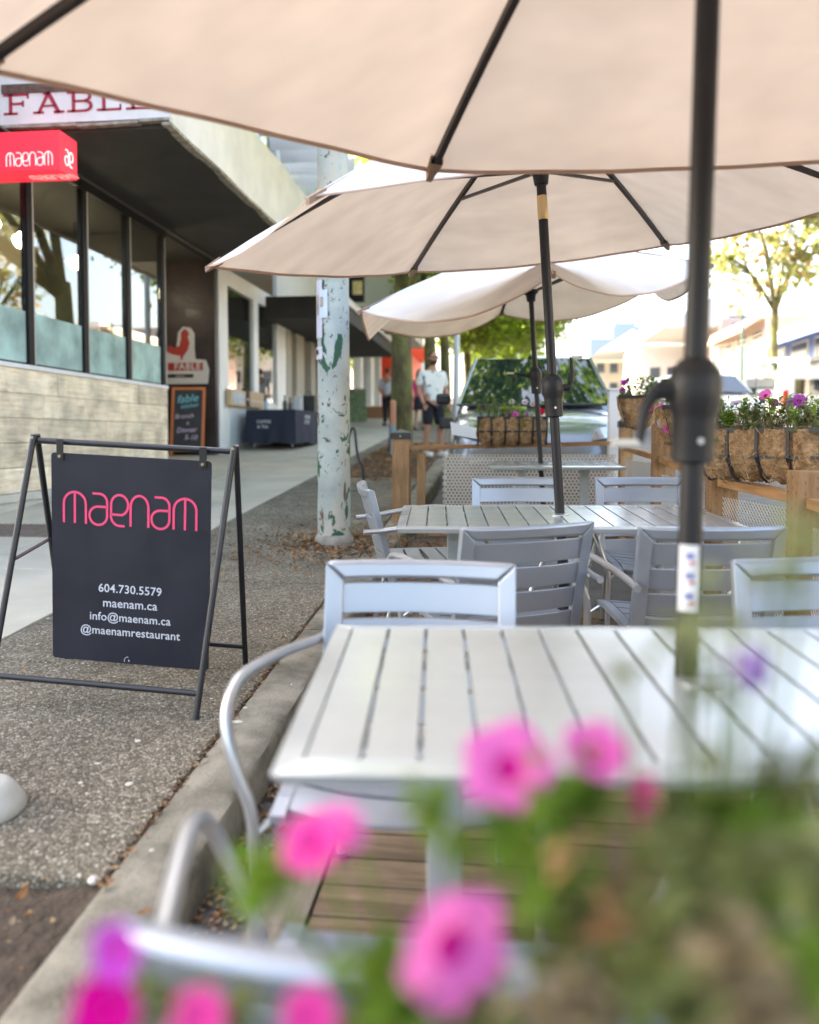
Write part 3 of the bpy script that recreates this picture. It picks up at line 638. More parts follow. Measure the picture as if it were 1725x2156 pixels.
M_red = pbr('lightbox_red', (.75, .03, .055), .35)
M_redl = emit('lit_red_panel', (.80, .025, .05), .16)
M_letw = emit('lit_white_lettering', (.9, .8, .8), .12)
M_dkwall = pbr('dark_tiles', (.022, .017, .015), .45, col2=(.05, .03, .026), scale=3, detail=6, rvar=.1)
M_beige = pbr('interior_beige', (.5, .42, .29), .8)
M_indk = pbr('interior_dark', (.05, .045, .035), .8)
M_steel = pbr('stainless', (.5, .5, .5), .3, .8)
zsill = (FX(0, 762, FACX).z + FX(360, 818, FACX).z) / 2; zsof = 4.60
Yof = lambda px: FX(px, 900, FACX).y
Y0, YW, YR = 5.2, Yof(350), Yof(456)
bl = thing('restaurant_building', 'restaurant building with reclaimed plank wall, black framed windows and white canopy over the pavement', 'building')
def part(mb, name, m, par=None, **k): return mb.build(name, m, par or bl, **k)
# plank wall: individually laid boards, ends staggered
zb0 = gz(Y0) ; ztop = zsill - .03
rows = 5; rh = 1.36 / rows
rr = random.Random(3)
for r_ in range(rows):
    z1 = ztop - r_ * rh; y = Y0 + rr.uniform(-.8, 0)
    while y < YW:
        L = rr.uniform(.9, 2.4); a, b = max(y, Y0), min(y + L, YW)
        if b - a > .05: part(MB().bb(FACX - .03, FACX + rr.uniform(.018, .034), a + .002, b - .002, z1 - rh + .0035, z1 - .0015), 'plank', M_plank, bevel=.004)
        y += L
zpb = ztop - rows * rh
part(MB().add([(FACX - .2, Y0, gz(Y0) - .1), (FACX + .05, Y0, gz(Y0) - .1), (FACX + .05, YW, gz(YW) - .1), (FACX - .2, YW, gz(YW) - .1), (FACX - .2, Y0, zpb), (FACX + .05, Y0, zpb), (FACX + .05, YW, zpb), (FACX - .2, YW, zpb)],
    [(0, 1, 2, 3), (4, 5, 6, 7), (0, 1, 5, 4), (1, 2, 6, 5), (2, 3, 7, 6), (3, 0, 4, 7)]), 'wall_base', M_base)
part(MB().bb(FACX - .2, FACX + .075, Y0, YW, zpb - .09, zpb - .002), 'base_ledge', M_base, bevel=.01)
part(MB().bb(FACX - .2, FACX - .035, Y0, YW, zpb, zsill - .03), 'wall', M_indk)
part(MB().bb(FACX - .1, FACX + .045, Y0, YW + .02, zsill - .03, zsill + .02), 'window_sill', M_fascia, bevel=.004)
# windows
edges = [Y0, Y0 + 1.0, Yof(-40) - .0] + [Yof(x) for x in (70, 185, 275, 346)]
edges = [5.2, 6.3, 7.45, Yof(70) , Yof(185), Yof(275), Yof(347)]
for i, e in enumerate(edges):
    part(MB().bb(FACX - .06, FACX + .015, e - .065, e + .065, zsill + .02, zsof - .14), 'mullion', M_frame, bevel=.003)
    part(MB().bb(FACX + .015, FACX + .02, e + .04, e + .058, zsill + .03, zsof - .15), 'edge_strip', M_frw)
part(MB().bb(FACX - .06, FACX + .02, Y0, YW + .03, zsof - .14, zsof - .004), 'top_frame', M_frame)
part(MB().bb(FACX - .0, FACX + .05, Y0, YR, zsof - .03, zsof - .006), 'soffit_trim', pbr('trim_grey', (.09, .085, .08), .6))
for a, b in zip(edges, edges[1:]):
    wf = part(MB().bb(FACX - .05, FACX - .03, a + .067, b - .067, zsill + .021, zsill + .05), 'window', M_frame)
    MB().bb(FACX - .032, FACX - .026, a + .066, b - .066, zsill + .05, zsof - .141).build('pane', M_gl, wf)
    MB().bb(FACX - .0245, FACX - .0235, a + .066, b - .066, zsill + .05, zsill + .62).build('frosted_film', M_film, wf)
# room behind the windows
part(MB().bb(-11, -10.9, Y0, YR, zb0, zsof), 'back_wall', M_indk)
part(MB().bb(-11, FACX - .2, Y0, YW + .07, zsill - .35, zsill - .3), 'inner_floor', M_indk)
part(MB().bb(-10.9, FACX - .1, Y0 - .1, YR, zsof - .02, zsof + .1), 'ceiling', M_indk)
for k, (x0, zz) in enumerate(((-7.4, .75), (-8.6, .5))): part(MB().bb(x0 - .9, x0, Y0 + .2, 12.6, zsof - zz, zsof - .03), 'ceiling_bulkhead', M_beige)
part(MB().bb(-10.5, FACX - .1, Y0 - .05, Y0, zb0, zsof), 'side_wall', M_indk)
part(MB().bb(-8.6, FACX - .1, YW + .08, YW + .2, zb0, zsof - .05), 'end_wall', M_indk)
for k, (px, py) in enumerate(((-20, 470), (46, 505), (158, 552), (247, 588))):
    p = FX(px, py, -6.35); lp = thing('pendant_lamp', ['x', 'lit white pendant lamp behind the leftmost window', 'lit white schoolhouse pendant lamp in the second window', 'lit white pendant lamp in the third window'][k] if k else 'lit white pendant lamp near the left end of the restaurant room', 'pendant lamp', (p.x, p.y, p.z), group='pendant lamps inside the restaurant')
    MB().lathe([(.0, -.11), (.06, -.10), (.105, -.04), (.12, .01), (.1, .05), (.05, .075), (.05, .1), (.0, .1)], 20).build('globe', emit('lamp_globe', (1, .90, .72), 7) if k == 0 else bpy.data.materials['lamp_globe'], lp, smooth=True)
    MB().tube([(0, 0, .1), (0, 0, zsof - .03 - p.z)], .008, 6).build('stem', M_frame, lp)
    MB().lathe([(.055, .095), (.05, .14), (.015, .16)], 14).build('cap', M_frame, lp)
sh = thing('steel_shelf', 'stainless serving shelf inside the restaurant behind the second window', 'shelf', (-7.0, 10.2, zsill - .3))
for zz in (.95, 1.3): MB().bb(-.3, .3, -1.1, 1.3, zz, zz + .03).build('shelf_board', M_steel, sh)
for yy in (-1.05, 1.25):
    for xx in (-.28, .28): MB().bb(xx - .015, xx + .015, yy - .015, yy + .015, 0, 1.3).build('leg', M_steel, sh)
# canopy
CXE = (FX(356, 254, 1).x,)
pc = P(356, 254, 8.33); OX = -3.42; OX0 = OX
cy0 = 8.25; cy1 = YR; zc0 = zsof; zc1 = zsof + 1.02
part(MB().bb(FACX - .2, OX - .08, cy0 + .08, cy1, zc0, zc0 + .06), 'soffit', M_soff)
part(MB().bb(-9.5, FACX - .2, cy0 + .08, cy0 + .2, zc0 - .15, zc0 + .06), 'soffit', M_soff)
part(MB().bb(-9.5, OX, cy0, cy0 + .08, zc0 + .075, zc1), 'front_fascia', M_fascia)
def fasc(u, v):
    y = cy0 + (cy1 + 3 - cy0) * u; return (OX + .012 * math.sin(y * 2.1) + .02 * math.sin(v * 3), y, zc0 + .03 + (zc1 - zc0 - .03) * v)
mb = MB().grid(fasc, 40, 6); part(mb, 'side_fascia', M_fascia, smooth=True, fix=False)
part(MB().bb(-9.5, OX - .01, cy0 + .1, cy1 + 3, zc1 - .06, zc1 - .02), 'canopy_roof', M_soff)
# ragged metal drip edge in pieces
y = cy0
while y < cy1 + 3:
    L = rr.uniform(.35, .8); part(MB().box((OX - .05, y + L / 2, zc0 + .01 + rr.uniform(-.012, .012)), (.10, L - .015, .035), Matrix.Rotation(rr.uniform(-.03, .03), 3, 'X')), 'drip_edge', M_rust); y += L
x = -9
while x < OX - .05:
    L = min(rr.uniform(.35, .8), OX - x + .04); part(MB().box((x + L / 2 - .05, cy0 + .045, zc0 + .055 + rr.uniform(-.01, .01)), (L - .01, .1, .03), Matrix.Rotation(rr.uniform(-.02, .02), 3, 'Y')), 'drip_edge', M_rust); x += L
# slab serif sign lettering F A B L E on the front fascia
def slab_letters():
    H = 1.0; out = []; X = 0; T = .10; sw = .13
    def seg(a, b, w=sw): out.append(((X + a[0], a[1]), (X + b[0], b[1]), w))
    def ser(x, y, w=.42): seg((x - w / 2, y), (x + w / 2, y), T)
    h0, h1 = T / 2, H - T / 2
    seg((.2, 0), (.2, H)); ser(.2, h0, .56); seg((-.08, h1), (.9, h1), T); seg((.9, H), (.9, H - .24), .07); seg((.2, .52), (.7, .52), T); seg((.7, .66), (.7, .38), .07); X += 1.22
    seg((.1, 0), (.5, H), .11); seg((.92, 0), (.5, H), .15); ser(.1, h0, .42); ser(.92, h0, .42); seg((.3, h1), (.56, h1), T); seg((.25, .36), (.78, .36), T * .8); X += 1.3
    seg((.2, 0), (.2, H)); seg((-.05, h0), (.7, h0), T); seg((-.05, h1), (.66, h1), T); seg((.2, .52), (.68, .52), T)
    for cy, rx in ((.76, .2), (.28, .24)):
        A = arc(.66, cy, rx, .225, 90, -90, 8)
        for a, b in zip(A, A[1:]): seg(a, b, .12)
    X += 1.2
    seg((.2, 0), (.2, H)); ser(.2, h1, .5); seg((-.08, h0), (.85, h0), T); seg((.85, 0), (.85, .28), .07); X += 1.15
    seg((.2, 0), (.2, H)); seg((-.08, h0), (.85, h0), T); seg((-.08, h1), (.85, h1), T); seg((.85, 0), (.85, .28), .07); seg((.85, H), (.85, H - .24), .07); seg((.2, .52), (.6, .52), T)
    return out
M_letr = pbr('faded_red_paint', (.42, .03, .06), .7, col2=(.5, .1, .12), scale=30, lo=.55, hi=.8)
fs_ = thing('restaurant_sign', 'white fascia sign reading FABLE in faded red slab letters under the parasol edge', 'sign', (0, cy0 - .004, 0))
LH = .215; pL = FY(2, 243, cy0); pR = FY(311, 245, cy0); wS = (pR.x - pL.x) / 5.83
mbs = MB()
for a, b, w_ in slab_letters():
    A = Vector((pL.x + .06 + a[0] * wS, -.003, pL.z + a[1] * LH)); B = Vector((pL.x + .06 + b[0] * wS, -.003, pL.z + b[1] * LH)); mbs.beam(A, B, w_ * wS if abs(a[0] - b[0]) < abs(a[1] - b[1]) else w_ * LH, .006, up=(0, 1, 0))
for i, v in enumerate(mbs.v): pass
mbs.build('lettering', M_letr, fs_)
MB().bb(pL.x + .02, pR.x - .35, -.014, -.008, FY(0, 180, cy0).z, FY(0, 199, cy0).z).build('brown_bar', pbr('brown_paint', (.09, .045, .035), .7, col2=(.16, .1, .08), scale=20), fs_)
# hanging red lightbox
q = P(127, 358, 8.15); bz0 = q.z; bz1 = P(127, 273, 8.15).z; bx = q.x; by = q.y
hb = thing('lightbox_sign', 'glowing red box sign with white maenam lettering hanging under the canopy edge', 'sign', (bx, by, bz0))
BW, BD, BH = 1.35, .33, bz1 - bz0
MB().bb(-BW, 0, 0, BD, 0, BH).build('box', M_redl, hb, bevel=.006)
def letter_obj(name, lines, sw, M, mat, par):
    mb = strokes(lines, sw, .003); mb.v = [tuple(M @ Vector(v)) for v in mb.v]; return mb.build(name, mat, par, fix=False)
hh = .135; lw = 4.33 * hh
xs = P(12, 330, 8.15).x - bx
MM = Matrix.Translation((-.565, -.0035, .055)) @ Matrix(((1, 0, 0, 0), (0, 0, -1, 0), (0, 1, 0, 0), (0, 0, 0, 1)))
letter_obj('lettering', [[(x * .112, y * .132) for x, y in ln] for ln in maenam_lines()], .0068, MM, M_letw, hb)
L2 = [[(x - 0.0, y) for x, y in ln] for ln in maenam_lines()[2:4]]
x0 = min(p[0] for ln in L2 for p in ln)
MM2 = Matrix.Translation((.0035, .085, .09)) @ Matrix(((0, 0, 1, 0), (1, 0, 0, 0), (0, 1, 0, 0), (0, 0, 0, 1)))
letter_obj('side_lettering', [[((x - x0) * .12, y * .15) for x, y in ln] for ln in L2], .012, MM2, M_letw, hb)
MM3 = Matrix.Translation((-.42, .25, -.0035)) @ Matrix(((1, 0, 0, 0), (0, -1, 0, 0), (0, 0, -1, 0), (0, 0, 0, 1)))
letter_obj('underside_lettering', [[(x * .11, y * .13) for x, y in ln] for ln in maenam_lines()], .012, MM3, emit('pale_red_print', (.8, .2, .2), .3), hb)
for xx in (-1.3, -1.2): MB().bb(xx - .02, xx + .02, .14, .18, BH, BH + .5).build('hanger', M_frame, hb)
# recess panel with rooster sign
part(MB().bb(-7.2, FACX, YR - .02, YR + .12, gz(YR) - .1, zsof), 'dark_tile_wall', M_dkwall)
rs = thing('rooster_sign', 'white cut-out board with a red rooster above the word FABLE on the dark wall', 'sign', (0, YR - .05, 0))
M_bw = pbr('sign_board_white', (.6, .56, .5), .6); M_rr = pbr('rooster_red', (.42, .04, .025), .6)
def toxz(pts, Yp): return [(FY(x, y, Yp).x, FY(x, y, Yp).z) for x, y in pts]
bd = [(352, 809), (352, 742), (372, 736), (376, 700), (386, 688), (402, 690), (410, 702), (410, 735), (412, 756), (434, 758), (441, 778), (438, 808)]
MB().prism(toxz(bd, YR - .05), (0, -.02, 0), (1, 0, 0), (0, 0, 1), .02).build('board', M_bw, rs)
ro = [(352, 735), (358, 727), (368, 733), (378, 728), (382, 712), (381, 702), (385, 696), (389, 692), (395, 696), (399, 703), (396, 709), (400, 722), (396, 738), (388, 748), (384, 758), (381, 758), (380, 749), (366, 747), (356, 743)]
MB().prism([(a, b) for a, b in toxz(ro, YR - .06)], (0, -.024, 0), (1, 0, 0), (0, 0, 1), .004).build('rooster', M_rr, rs)
a = toxz([(354, 764), (428, 780)], YR - .06); MB().bb(a[0][0], a[1][0], -.026, -.022, a[1][1], a[0][1]).build('red_band', M_rr, rs)
tm = text_mesh('FABLE', .17, M_bw, .001, sp=1.15, bold=.004); o = link('lettering', tm, rs); o.matrix_local = frame_mat(((a[0][0] + a[1][0]) / 2 + .04, -.03, (a[0][1] + a[1][1]) / 2), (1, 0, 0), (0, 0, 1))
a = toxz([(354, 788), (408, 795)], YR - .06); MB().bb(a[0][0], a[1][0], -.026, -.022, a[1][1], a[0][1]).build('brown_band', M_dkwall, rs)
tm = text_mesh('kitchen', .06, M_bw, .001); tm = tm; o = link('lettering', tm, rs); o.matrix_local = frame_mat(((a[0][0] + a[1][0]) / 2, -.03, (a[0][1] + a[1][1]) / 2), (1, 0, 0), (0, 0, 1))
# upper storey behind the canopy top, seen in the gap below the near parasol
M_pale = pbr('pale_render', (.5, .5, .47), .8, col2=(.56, .56, .53), scale=1)
M_tealg = glass('green_glass', (.12, .3, .24), 2.2)
ub = thing('upper_block', 'pale upper storey with green glass set back above the white canopy', 'building')
MB().bb(-14, -5.6, 3, 30, zsof + .9, 10.4).build('wall', M_pale, ub)
for k in range(11):
    y = 9 + k * 1.9; w1 = MB().bb(-5.62, -5.56, y, y + 1.75, 6.7, 9.2).build('window', M_white, ub)
    MB().bb(-5.56, -5.545, y + .07, y + 1.68, 6.78, 9.12).build('pane', M_tealg, w1)
for k in range(9): MB().box((-4.5, 16 + k * .9, 8.2), (1.7, .05, .35), Matrix.Rotation(R(25), 3, 'X')).build('louvre', M_white, ub)
# white kiosk storefront
M_kw = pbr('kiosk_white', (.72, .73, .72), .5, col2=(.78, .79, .78), scale=2); M_kb = pbr('kiosk_panel', (.55, .60, .63), .35)
M_ink = pbr('shop_dark', (.10, .095, .085), .8)
M_gl2 = glass('shop_glass', (.7, .75, .74), 3.8)
ks = thing('white_storefront', 'white framed storefront with big windows behind the navy covered table', 'building')
kY = [Yof(x) for x in (461, 470, 480, 535, 545, 583, 602)]
zk0 = FX(540, 848, FACX).z; zk1 = zsof - .35
MB().bb(FACX - .1, FACX + .02, YR + .14, kY[2], gz(YR) - .1, zk1 + .3).build('pillar', M_kw, ks)
MB().bb(FACX - .1, FACX + .02, kY[5], kY[6], gz(YR) - .1, zk1).build('pillar', M_kw, ks)
MB().bb(FACX - .08, FACX + .01, kY[3], kY[4], zk0, zk1).build('mullion', M_kw, ks)
MB().bb(FACX - .1, FACX + .03, kY[2] + .002, kY[5] - .002, gz(YR) - .2, zk0).build('base_panel', M_kb, ks, bevel=.01)
MB().bb(FACX - .1, FACX + .02, kY[2] + .002, kY[6], zk1, zk1 + .32).build('top_beam', M_kw, ks)
for a, b in ((kY[2], kY[3]), (kY[4], kY[5])):
    w1 = MB().bb(FACX - .06, FACX - .04, a + .003, b - .003, zk0, zk0 + .05).build('window', M_kw, ks)
    MB().bb(FACX - .04, FACX - .032, a + .003, b - .003, zk0 + .05, zk1 - .002).build('pane', M_gl2, w1)
MB().bb(-9, -8.9, YR + .2, 33, gz(YR), zsof).build('back_wall', M_ink, ks)
MB().bb(-9, FACX - .1, YR + .2, 33, zsof - .1, zsof).build('ceiling', M_kw, ks)
# framed notices standing in the kiosk window
for (x0, x1, y0, y1, mt, nm, lb) in ((482, 514, 818, 857, 'x', 'picture_frame', 'wood framed notice leaning at the white storefront window'), (514, 522, 819, 856, 'd', 'black_box', 'narrow black box beside the framed notice'), (523, 553, 823, 861, 'c', 'cardboard_box', 'brown cardboard box on the white storefront ledge')):
    A = FX(x0, y0, FACX + .1); B = FX(x1, y1, FACX + .1)
    t = thing(nm, lb, nm.replace('_', ' '), (FACX + .04, A.y, B.z))
    m_ = {'x': pbr('frame_oak', (.5, .36, .2), .5), 'd': M_frame, 'c': pbr('cardboard', (.5, .36, .22), .7)}[mt]
    MB().bb(0, .1, 0, B.y - A.y, 0, A.z - B.z).build('frame' if mt == 'x' else 'case', m_, t, bevel=.008)
    if mt == 'x': MB().bb(.1, .104, .12, B.y - A.y - .12, .05, A.z - B.z - .05).build('notice', pbr('notice_blue', (.25, .32, .42), .5, col2=(.5, .55, .6), scale=14), t)
    else: MB().bb(.1, .103, .05, B.y - A.y - .05, .12, .16).build('tape', M_frw, t)
# neighbour shops further along: columns, dark canopy, fascias
nb = thing('shop_row', 'row of shops beyond the white storefront with beige columns and a dark canopy', 'building')
for k, (xa, xb) in enumerate(((604, 614), (624, 640), (655, 664), (738, 745))):
    ya, yb_ = Yof(xa), Yof(xb); MB().bb(FACX - .2 - .5 * (k % 2), FACX + .02, ya, min(yb_, ya + 1.2), gz(ya) - .1, zsof - .4).build('column', pbr('beige_column', (.40, .37, .31), .8) if k == 0 else bpy.data.materials['beige_column'], nb)
MB().bb(FACX - .5, -3.45, Yof(560), 27, gz(20) + 2.62, gz(20) + 3.1).build('canopy', M_soff, nb)
MB().bb(-3.45, -3.40, Yof(560), 27, gz(20) + 2.95, gz(20) + 3.12).build('canopy_edge', M_frw, nb)
MB().bb(FACX - .3, FACX - .2, kY[6], 33, gz(20) + 2.3, 9.8).build('wall', M_pale, nb)
# purple neon strip
o = MB().tube([FX(655, 705, FACX - .1), FX(655, 822, FACX - .1)], .035, 8).build('neon_strip', emit('purple_neon', (.12, .02, .9), 3)); tag(o, 'vertical purple neon strip glowing in the shop left of the painted pole', 'neon light')
o = MB().bb(FACX + .02, FACX + .05, Yof(640), Yof(668), FX(650, 675, FACX).z, FX(650, 632, FACX).z).build('yellow_sign', pbr('yellow_panel', (.62, .56, .10), .6)); tag(o, 'plain yellow panel sign above the shop left of the painted pole', 'sign')
# far block: sloping line of sign boards
fb = thing('far_shops', 'far row of low shops with a white fascia and sign panels behind the trees', 'building')
M_cr = pbr('cream_paint', (.58, .55, .48), .7)
Ya, Yb = 27, 46
ft, fbz = FX(744, 688, FACX + .3), FX(744, 722, FACX + .3)
zf1, zf0 = gz(35) + 3.35, gz(35) + 2.6
MB().bb(FACX - 6, FACX, Ya, 62, gz(27) - .2, zf0).build('wall', M_cr, fb)
MB().bb(FACX - 6, FACX + .3, Ya, 62, zf0 + .3, zf1).build('fascia', M_cr, fb)
MB().bb(FACX - 6, FACX + .25, Ya, 62, zf1 + .002, zf1 + .1).build('roof_edge', M_dark, fb)
MB().bb(FACX - 6, FACX - .4, Ya + 1, 62, zf1 + .1, gz(35) + 4.6).build('upper_wall', M_pale, fb)
cols = [(.25, .27, .3), (.35, .6, .58), (.16, .11, .09), (.6, .6, .6), (.2, .22, .3)]
for k in range(6):
    MB().bb(FACX + .3, FACX + .34, Ya + .4 + k * 3.1, Ya + 3 + k * 3.1, zf0 + .36, zf1 - .05).build('sign_panel', pbr('panel_%d' % k, cols[k % 5], .5), fb)
    w1 = MB().bb(FACX, FACX + .03, Ya + .5 + k * 3.1, Ya + 2.0 + k * 3.1, gz(30) + .3, zf0 - .1).build('window', M_kw, fb)
    MB().bb(FACX + .03, FACX + .04, Ya + .6 + k * 3.1, Ya + 1.9 + k * 3.1, gz(30) + .5, zf0 - .25).build('pane', M_gl2, w1)
for k in range(9): MB().bb(FACX + .02, FACX + .2, Ya + k * 2.4, Ya + .35 + k * 2.4, gz(26) - .1, zf0).build('pillar', M_kw, fb)
MB().bb(FACX - .2, FACX + 1.2, Yof(800), Yof(800) + 7, gz(36) - .1, gz(36) + 2.65).build('red_front', pbr('orange_red_paint', (.7, .06, .02), .5), fb)
MB().bb(FACX - .1, FACX + 1.9, Yof(800) + 7, Yof(800) + 8, gz(38) + 2.65, gz(38) + 3.5).build('red_awning', bpy.data.materials['orange_red_paint'], fb)
# dark grey awning sign with pale writing behind the painted pole, projecting screen sign above it
aw = thing('awning_sign', 'dark grey awning board with pale writing seen behind the painted pole', 'sign', (0, 24, 0))
A = toxz([(737, 648), (846, 700)], 24); MB().bb(A[0][0], A[1][0], 0, .3, A[1][1], A[0][1]).build('board', pbr('awning_grey', (.13, .125, .115), .7), aw)
tm = text_mesh('@ BONNI', .42, M_frw, .002); o = link('lettering', tm, aw); o.matrix_local = frame_mat((A[0][0] + .85, -.004, (A[0][1] + A[1][1]) / 2 - .1), (1, 0, 0), (0, 0, 1))
ps = thing('projecting_sign', 'black projecting sign with a yellow and green picture right of the painted pole top', 'sign', (0, 19, 0))
A = toxz([(741, 568), (766, 634)], 19); MB().bb(A[0][0] - .25, A[1][0], 0, .2, A[1][1], A[0][1]).build('case', M_frame, ps, bevel=.01)
B = toxz([(743, 592), (763, 620)], 19); MB().bb(B[0][0], B[1][0], -.004, .001, B[1][1], B[0][1]).build('picture', pbr('yellow_print', (.35, .3, .08), .5, col2=(.6, .45, .2), scale=9), ps)
pw = thing('pale_wall_block', 'pale grey rendered building end beyond the painted pole', 'building', (0, 27.0, 0))
A = toxz([(765, 567), (842, 662)], 26.5); MB().bb(A[0][0] - 4, A[1][0], 0, 8, A[1][1] - .2, A[0][1] + 2).build('wall', M_pale, pw)
# green menu board
mbd = thing('menu_board', 'green leafy a-frame board standing by the far shopfronts', 'sign board', G(752, 888))
for s in (-1, 1): MB().beam((-.0, s * .22, 0), (0, s * .02, 1.05), .6, .03, up=(0, 1, 0)).build('panel', pbr('green_print', (.05, .14, .04), .6, col2=(.3, .36, .22), scale=16) if s < 0 else bpy.data.materials['green_print'], mbd)
MB().bb(-.3, .3, -.03, .03, 1.05, 1.09).build('top_rail', pbr('tan_wood', (.36, .24, .14), .6), mbd)
# planter bench by the red shop
o = MB().bb(-.7, .7, -.25, .25, 0, .42).build('timber_planter', pbr('brown_timber', (.26, .13, .06), .7)); p = G(785, 880); o.location = p; o.rotation_euler.x = math.atan(SL); tag(o, 'low brown timber box against the red shopfront', 'planter box')
# chalkboard a-frame
M_or = pbr('orange_wood', (.6, .17, .05), .5, col2=(.68, .22, .08), scale=6, stretch=(8, 8, 1)); M_bb = pbr('chalkboard', (.03, .033, .035), .7, col2=(.045, .048, .05), scale=4)
c1 = G(400, 958); cb = thing('chalkboard', 'orange framed chalkboard a-frame reading fable by the dark wall', 'chalkboard', c1, rz=R(8))
cb.rotation_euler = (0, 0, R(8)); Wc, Hc = .62, 1.28
for s, nm in ((-1, 'front_panel'), (1, 'rear_panel')):
    fr = Matrix.Translation((0, s * .24 * 1, 0)) @ Matrix.Rotation(R(10.5 * s), 4, 'X')
    pn = bpy.data.objects.new(nm, MB().bb(-Wc / 2 + .05, Wc / 2 - .05, -.008, .008, .13, Hc - .05).mesh(nm, M_bb)); COL.objects.link(pn); pn.parent = cb; pn.matrix_local = fr
    for (a, b, c, d) in ((-Wc / 2, -Wc / 2 + .05, 0, Hc), (Wc / 2 - .05, Wc / 2, 0, Hc), (-Wc / 2 + .05, Wc / 2 - .05, Hc - .05, Hc), (-Wc / 2 + .05, Wc / 2 - .05, .08, .13)):
        MB().bb(a, b, -.016, .016, c, d).build('frame_bar', M_or, pn)
    if s < 0:
        for txt, sz, zz, colr, xx, rot in (('fable', .21, 1.06, (.2, .62, .72), -.02, 6), ('kitchen', .11, .93, (.2, .62, .72), .02, 8), ('Brunch', .12, .73, (.75, .55, .7), -.07, 4), ('&', .08, .60, (.75, .55, .7), 0, 0), ('Dinner', .13, .47, (.75, .55, .7), -.02, 3), ('5-10', .13, .33, (.75, .55, .7), .06, 0)):
            mn = 'chalk_%02d' % int(colr[0] * 100); mt = bpy.data.materials.get(mn) or pbr(mn, colr, .8)
            o = link('chalk_lettering', text_mesh(txt, sz, mt, .0006, shear=.25), pn); o.matrix_local = frame_mat((xx, -.0092, zz), (math.cos(R(rot)), 0, math.sin(R(rot))), (0, 0, 1))
# navy covered table with goods
M_navy = pbr('navy_cloth', (.018, .022, .04), .85, bump=.3, bscale=6, bdist=.02); M_gcl = pbr('grey_print_cloth', (.12, .125, .15), .85)
tb = G(600, 940); nt_ = thing('folding_table', 'folding table under a navy cloth with white print in front of the white storefront', 'table', tb, rz=R(-4))
TW, TD, TH_ = 1.02, 1.7, .74
cl = MB()
def cf(u, v):       # draped cloth: ring round the table, falling and flaring in folds
    a = 2 * math.pi * u; n = 24; cxn = math.cos(a); sn = math.sin(a); k = 1 / max(abs(cxn), abs(sn)); x, y = cxn * k * TW / 2, sn * k * TD / 2
    fl = 1 + .10 * v + .03 * v * math.sin(a * 11); return (x * fl, y * fl, TH_ - .66 * v * (1 + .03 * math.sin(a * 6)))
cl.grid(cf, 96, 8); cl.bb(-TW / 2, TW / 2, -TD / 2, TD / 2, TH_ - .01, TH_ + .004)
clo = cl.build('table_cloth', M_navy, smooth=False, fix=False); clo.location = nt_.location; clo.rotation_euler = nt_.rotation_euler; tag(clo, 'navy cloth with white print draped to the pavement over the folding table', 'tablecloth')
MB().bb(-TW / 2 + .01, TW / 2 - .01, -TD / 2 + .01, TD / 2 - .01, TH_ - .05, TH_ - .015).build('tabletop', M_white, nt_)
for x in (-.4, .4):
    for y in (-.7, .7): MB().tube([(x, y, TH_ - .03), (x, y, 0)], .014, 8).build('leg', M_tube, nt_)
for txt, sz, z, x in (('COFFEE', .085, .50, 0), ('& TEA', .085, .40, -.02)):
    o = link('cloth_lettering', text_mesh(txt, sz, M_white, .001), clo); o.matrix_local = frame_mat((x - .12, -TD / 2 * 1.075, z), (1, 0, 0), (0, -.08, 1))
    o = link('cloth_lettering', text_mesh(txt, sz * 1.3, M_white, .001), clo); o.matrix_local = frame_mat((TW / 2 * 1.09, -.2 + x, z + .1), (0, 1, 0), (.08, 0, 1))
goods = [('bottle', (-.3, -.3), .05, .26, (.5, .6, .68), 'pale blue bottle at the left of the navy covered table'), ('bottle', (-.05, .2), .045, .30, (.05, .06, .06), 'dark bottle on the navy covered table'), ('bottle', (.12, .0), .045, .25, (.08, .08, .09), 'short black bottle on the navy covered table'),
         ('paper_bag', (.22, .3), .09, .32, (.6, .62, .62), 'white paper bag on the navy covered table'), ('paper_bag', (.3, -.1), .07, .24, (.55, .57, .6), 'small pale paper bag on the navy covered table'), ('black_crate', (.38, .6), .14, .34, (.02, .02, .02), 'black crate at the right end of the navy covered table')]
for nm, (x, y), r_, h_, c, lb in goods:
    m_ = pbr(nm + '_stuff_%d' % int(c[0] * 100), c, .4); t = thing(nm, lb, nm.replace('_', ' '), nt_.location + Vector((x, y, TH_ + .006)))
    if nm == 'bottle': MB().lathe([(0, 0), (r_, 0), (r_, h_ * .6), (r_ * .4, h_ * .75), (r_ * .35, h_)], 14).build('body', m_, t, smooth=True); MB().lathe([(r_ * .4, h_), (r_ * .4, h_ + .03)], 10).build('cap', M_dark, t)
    else:
        MB().add([(-r_, -r_ * .6, 0), (r_, -r_ * .6, 0), (r_, r_ * .6, 0), (-r_, r_ * .6, 0), (-r_ * 1.04, -r_ * .4, h_), (r_ * 1.02, -r_ * .4, h_), (r_, r_ * .5, h_), (-r_, r_ * .5, h_)], [(0, 3, 2, 1), (0, 1, 5, 4), (1, 2, 6, 5), (2, 3, 7, 6), (3, 0, 4, 7), (4, 5, 6, 7)]).build('body', m_, t, bevel=.006)
        MB().tube(smoothpath([(-r_ * .5, -r_ * .45, h_ - .02), (-r_ * .4, -r_ * .45, h_ + .07), (r_ * .4, -r_ * .45, h_ + .07), (r_ * .5, -r_ * .45, h_ - .02)], 4), .005, 6).build('handle', m_, t)
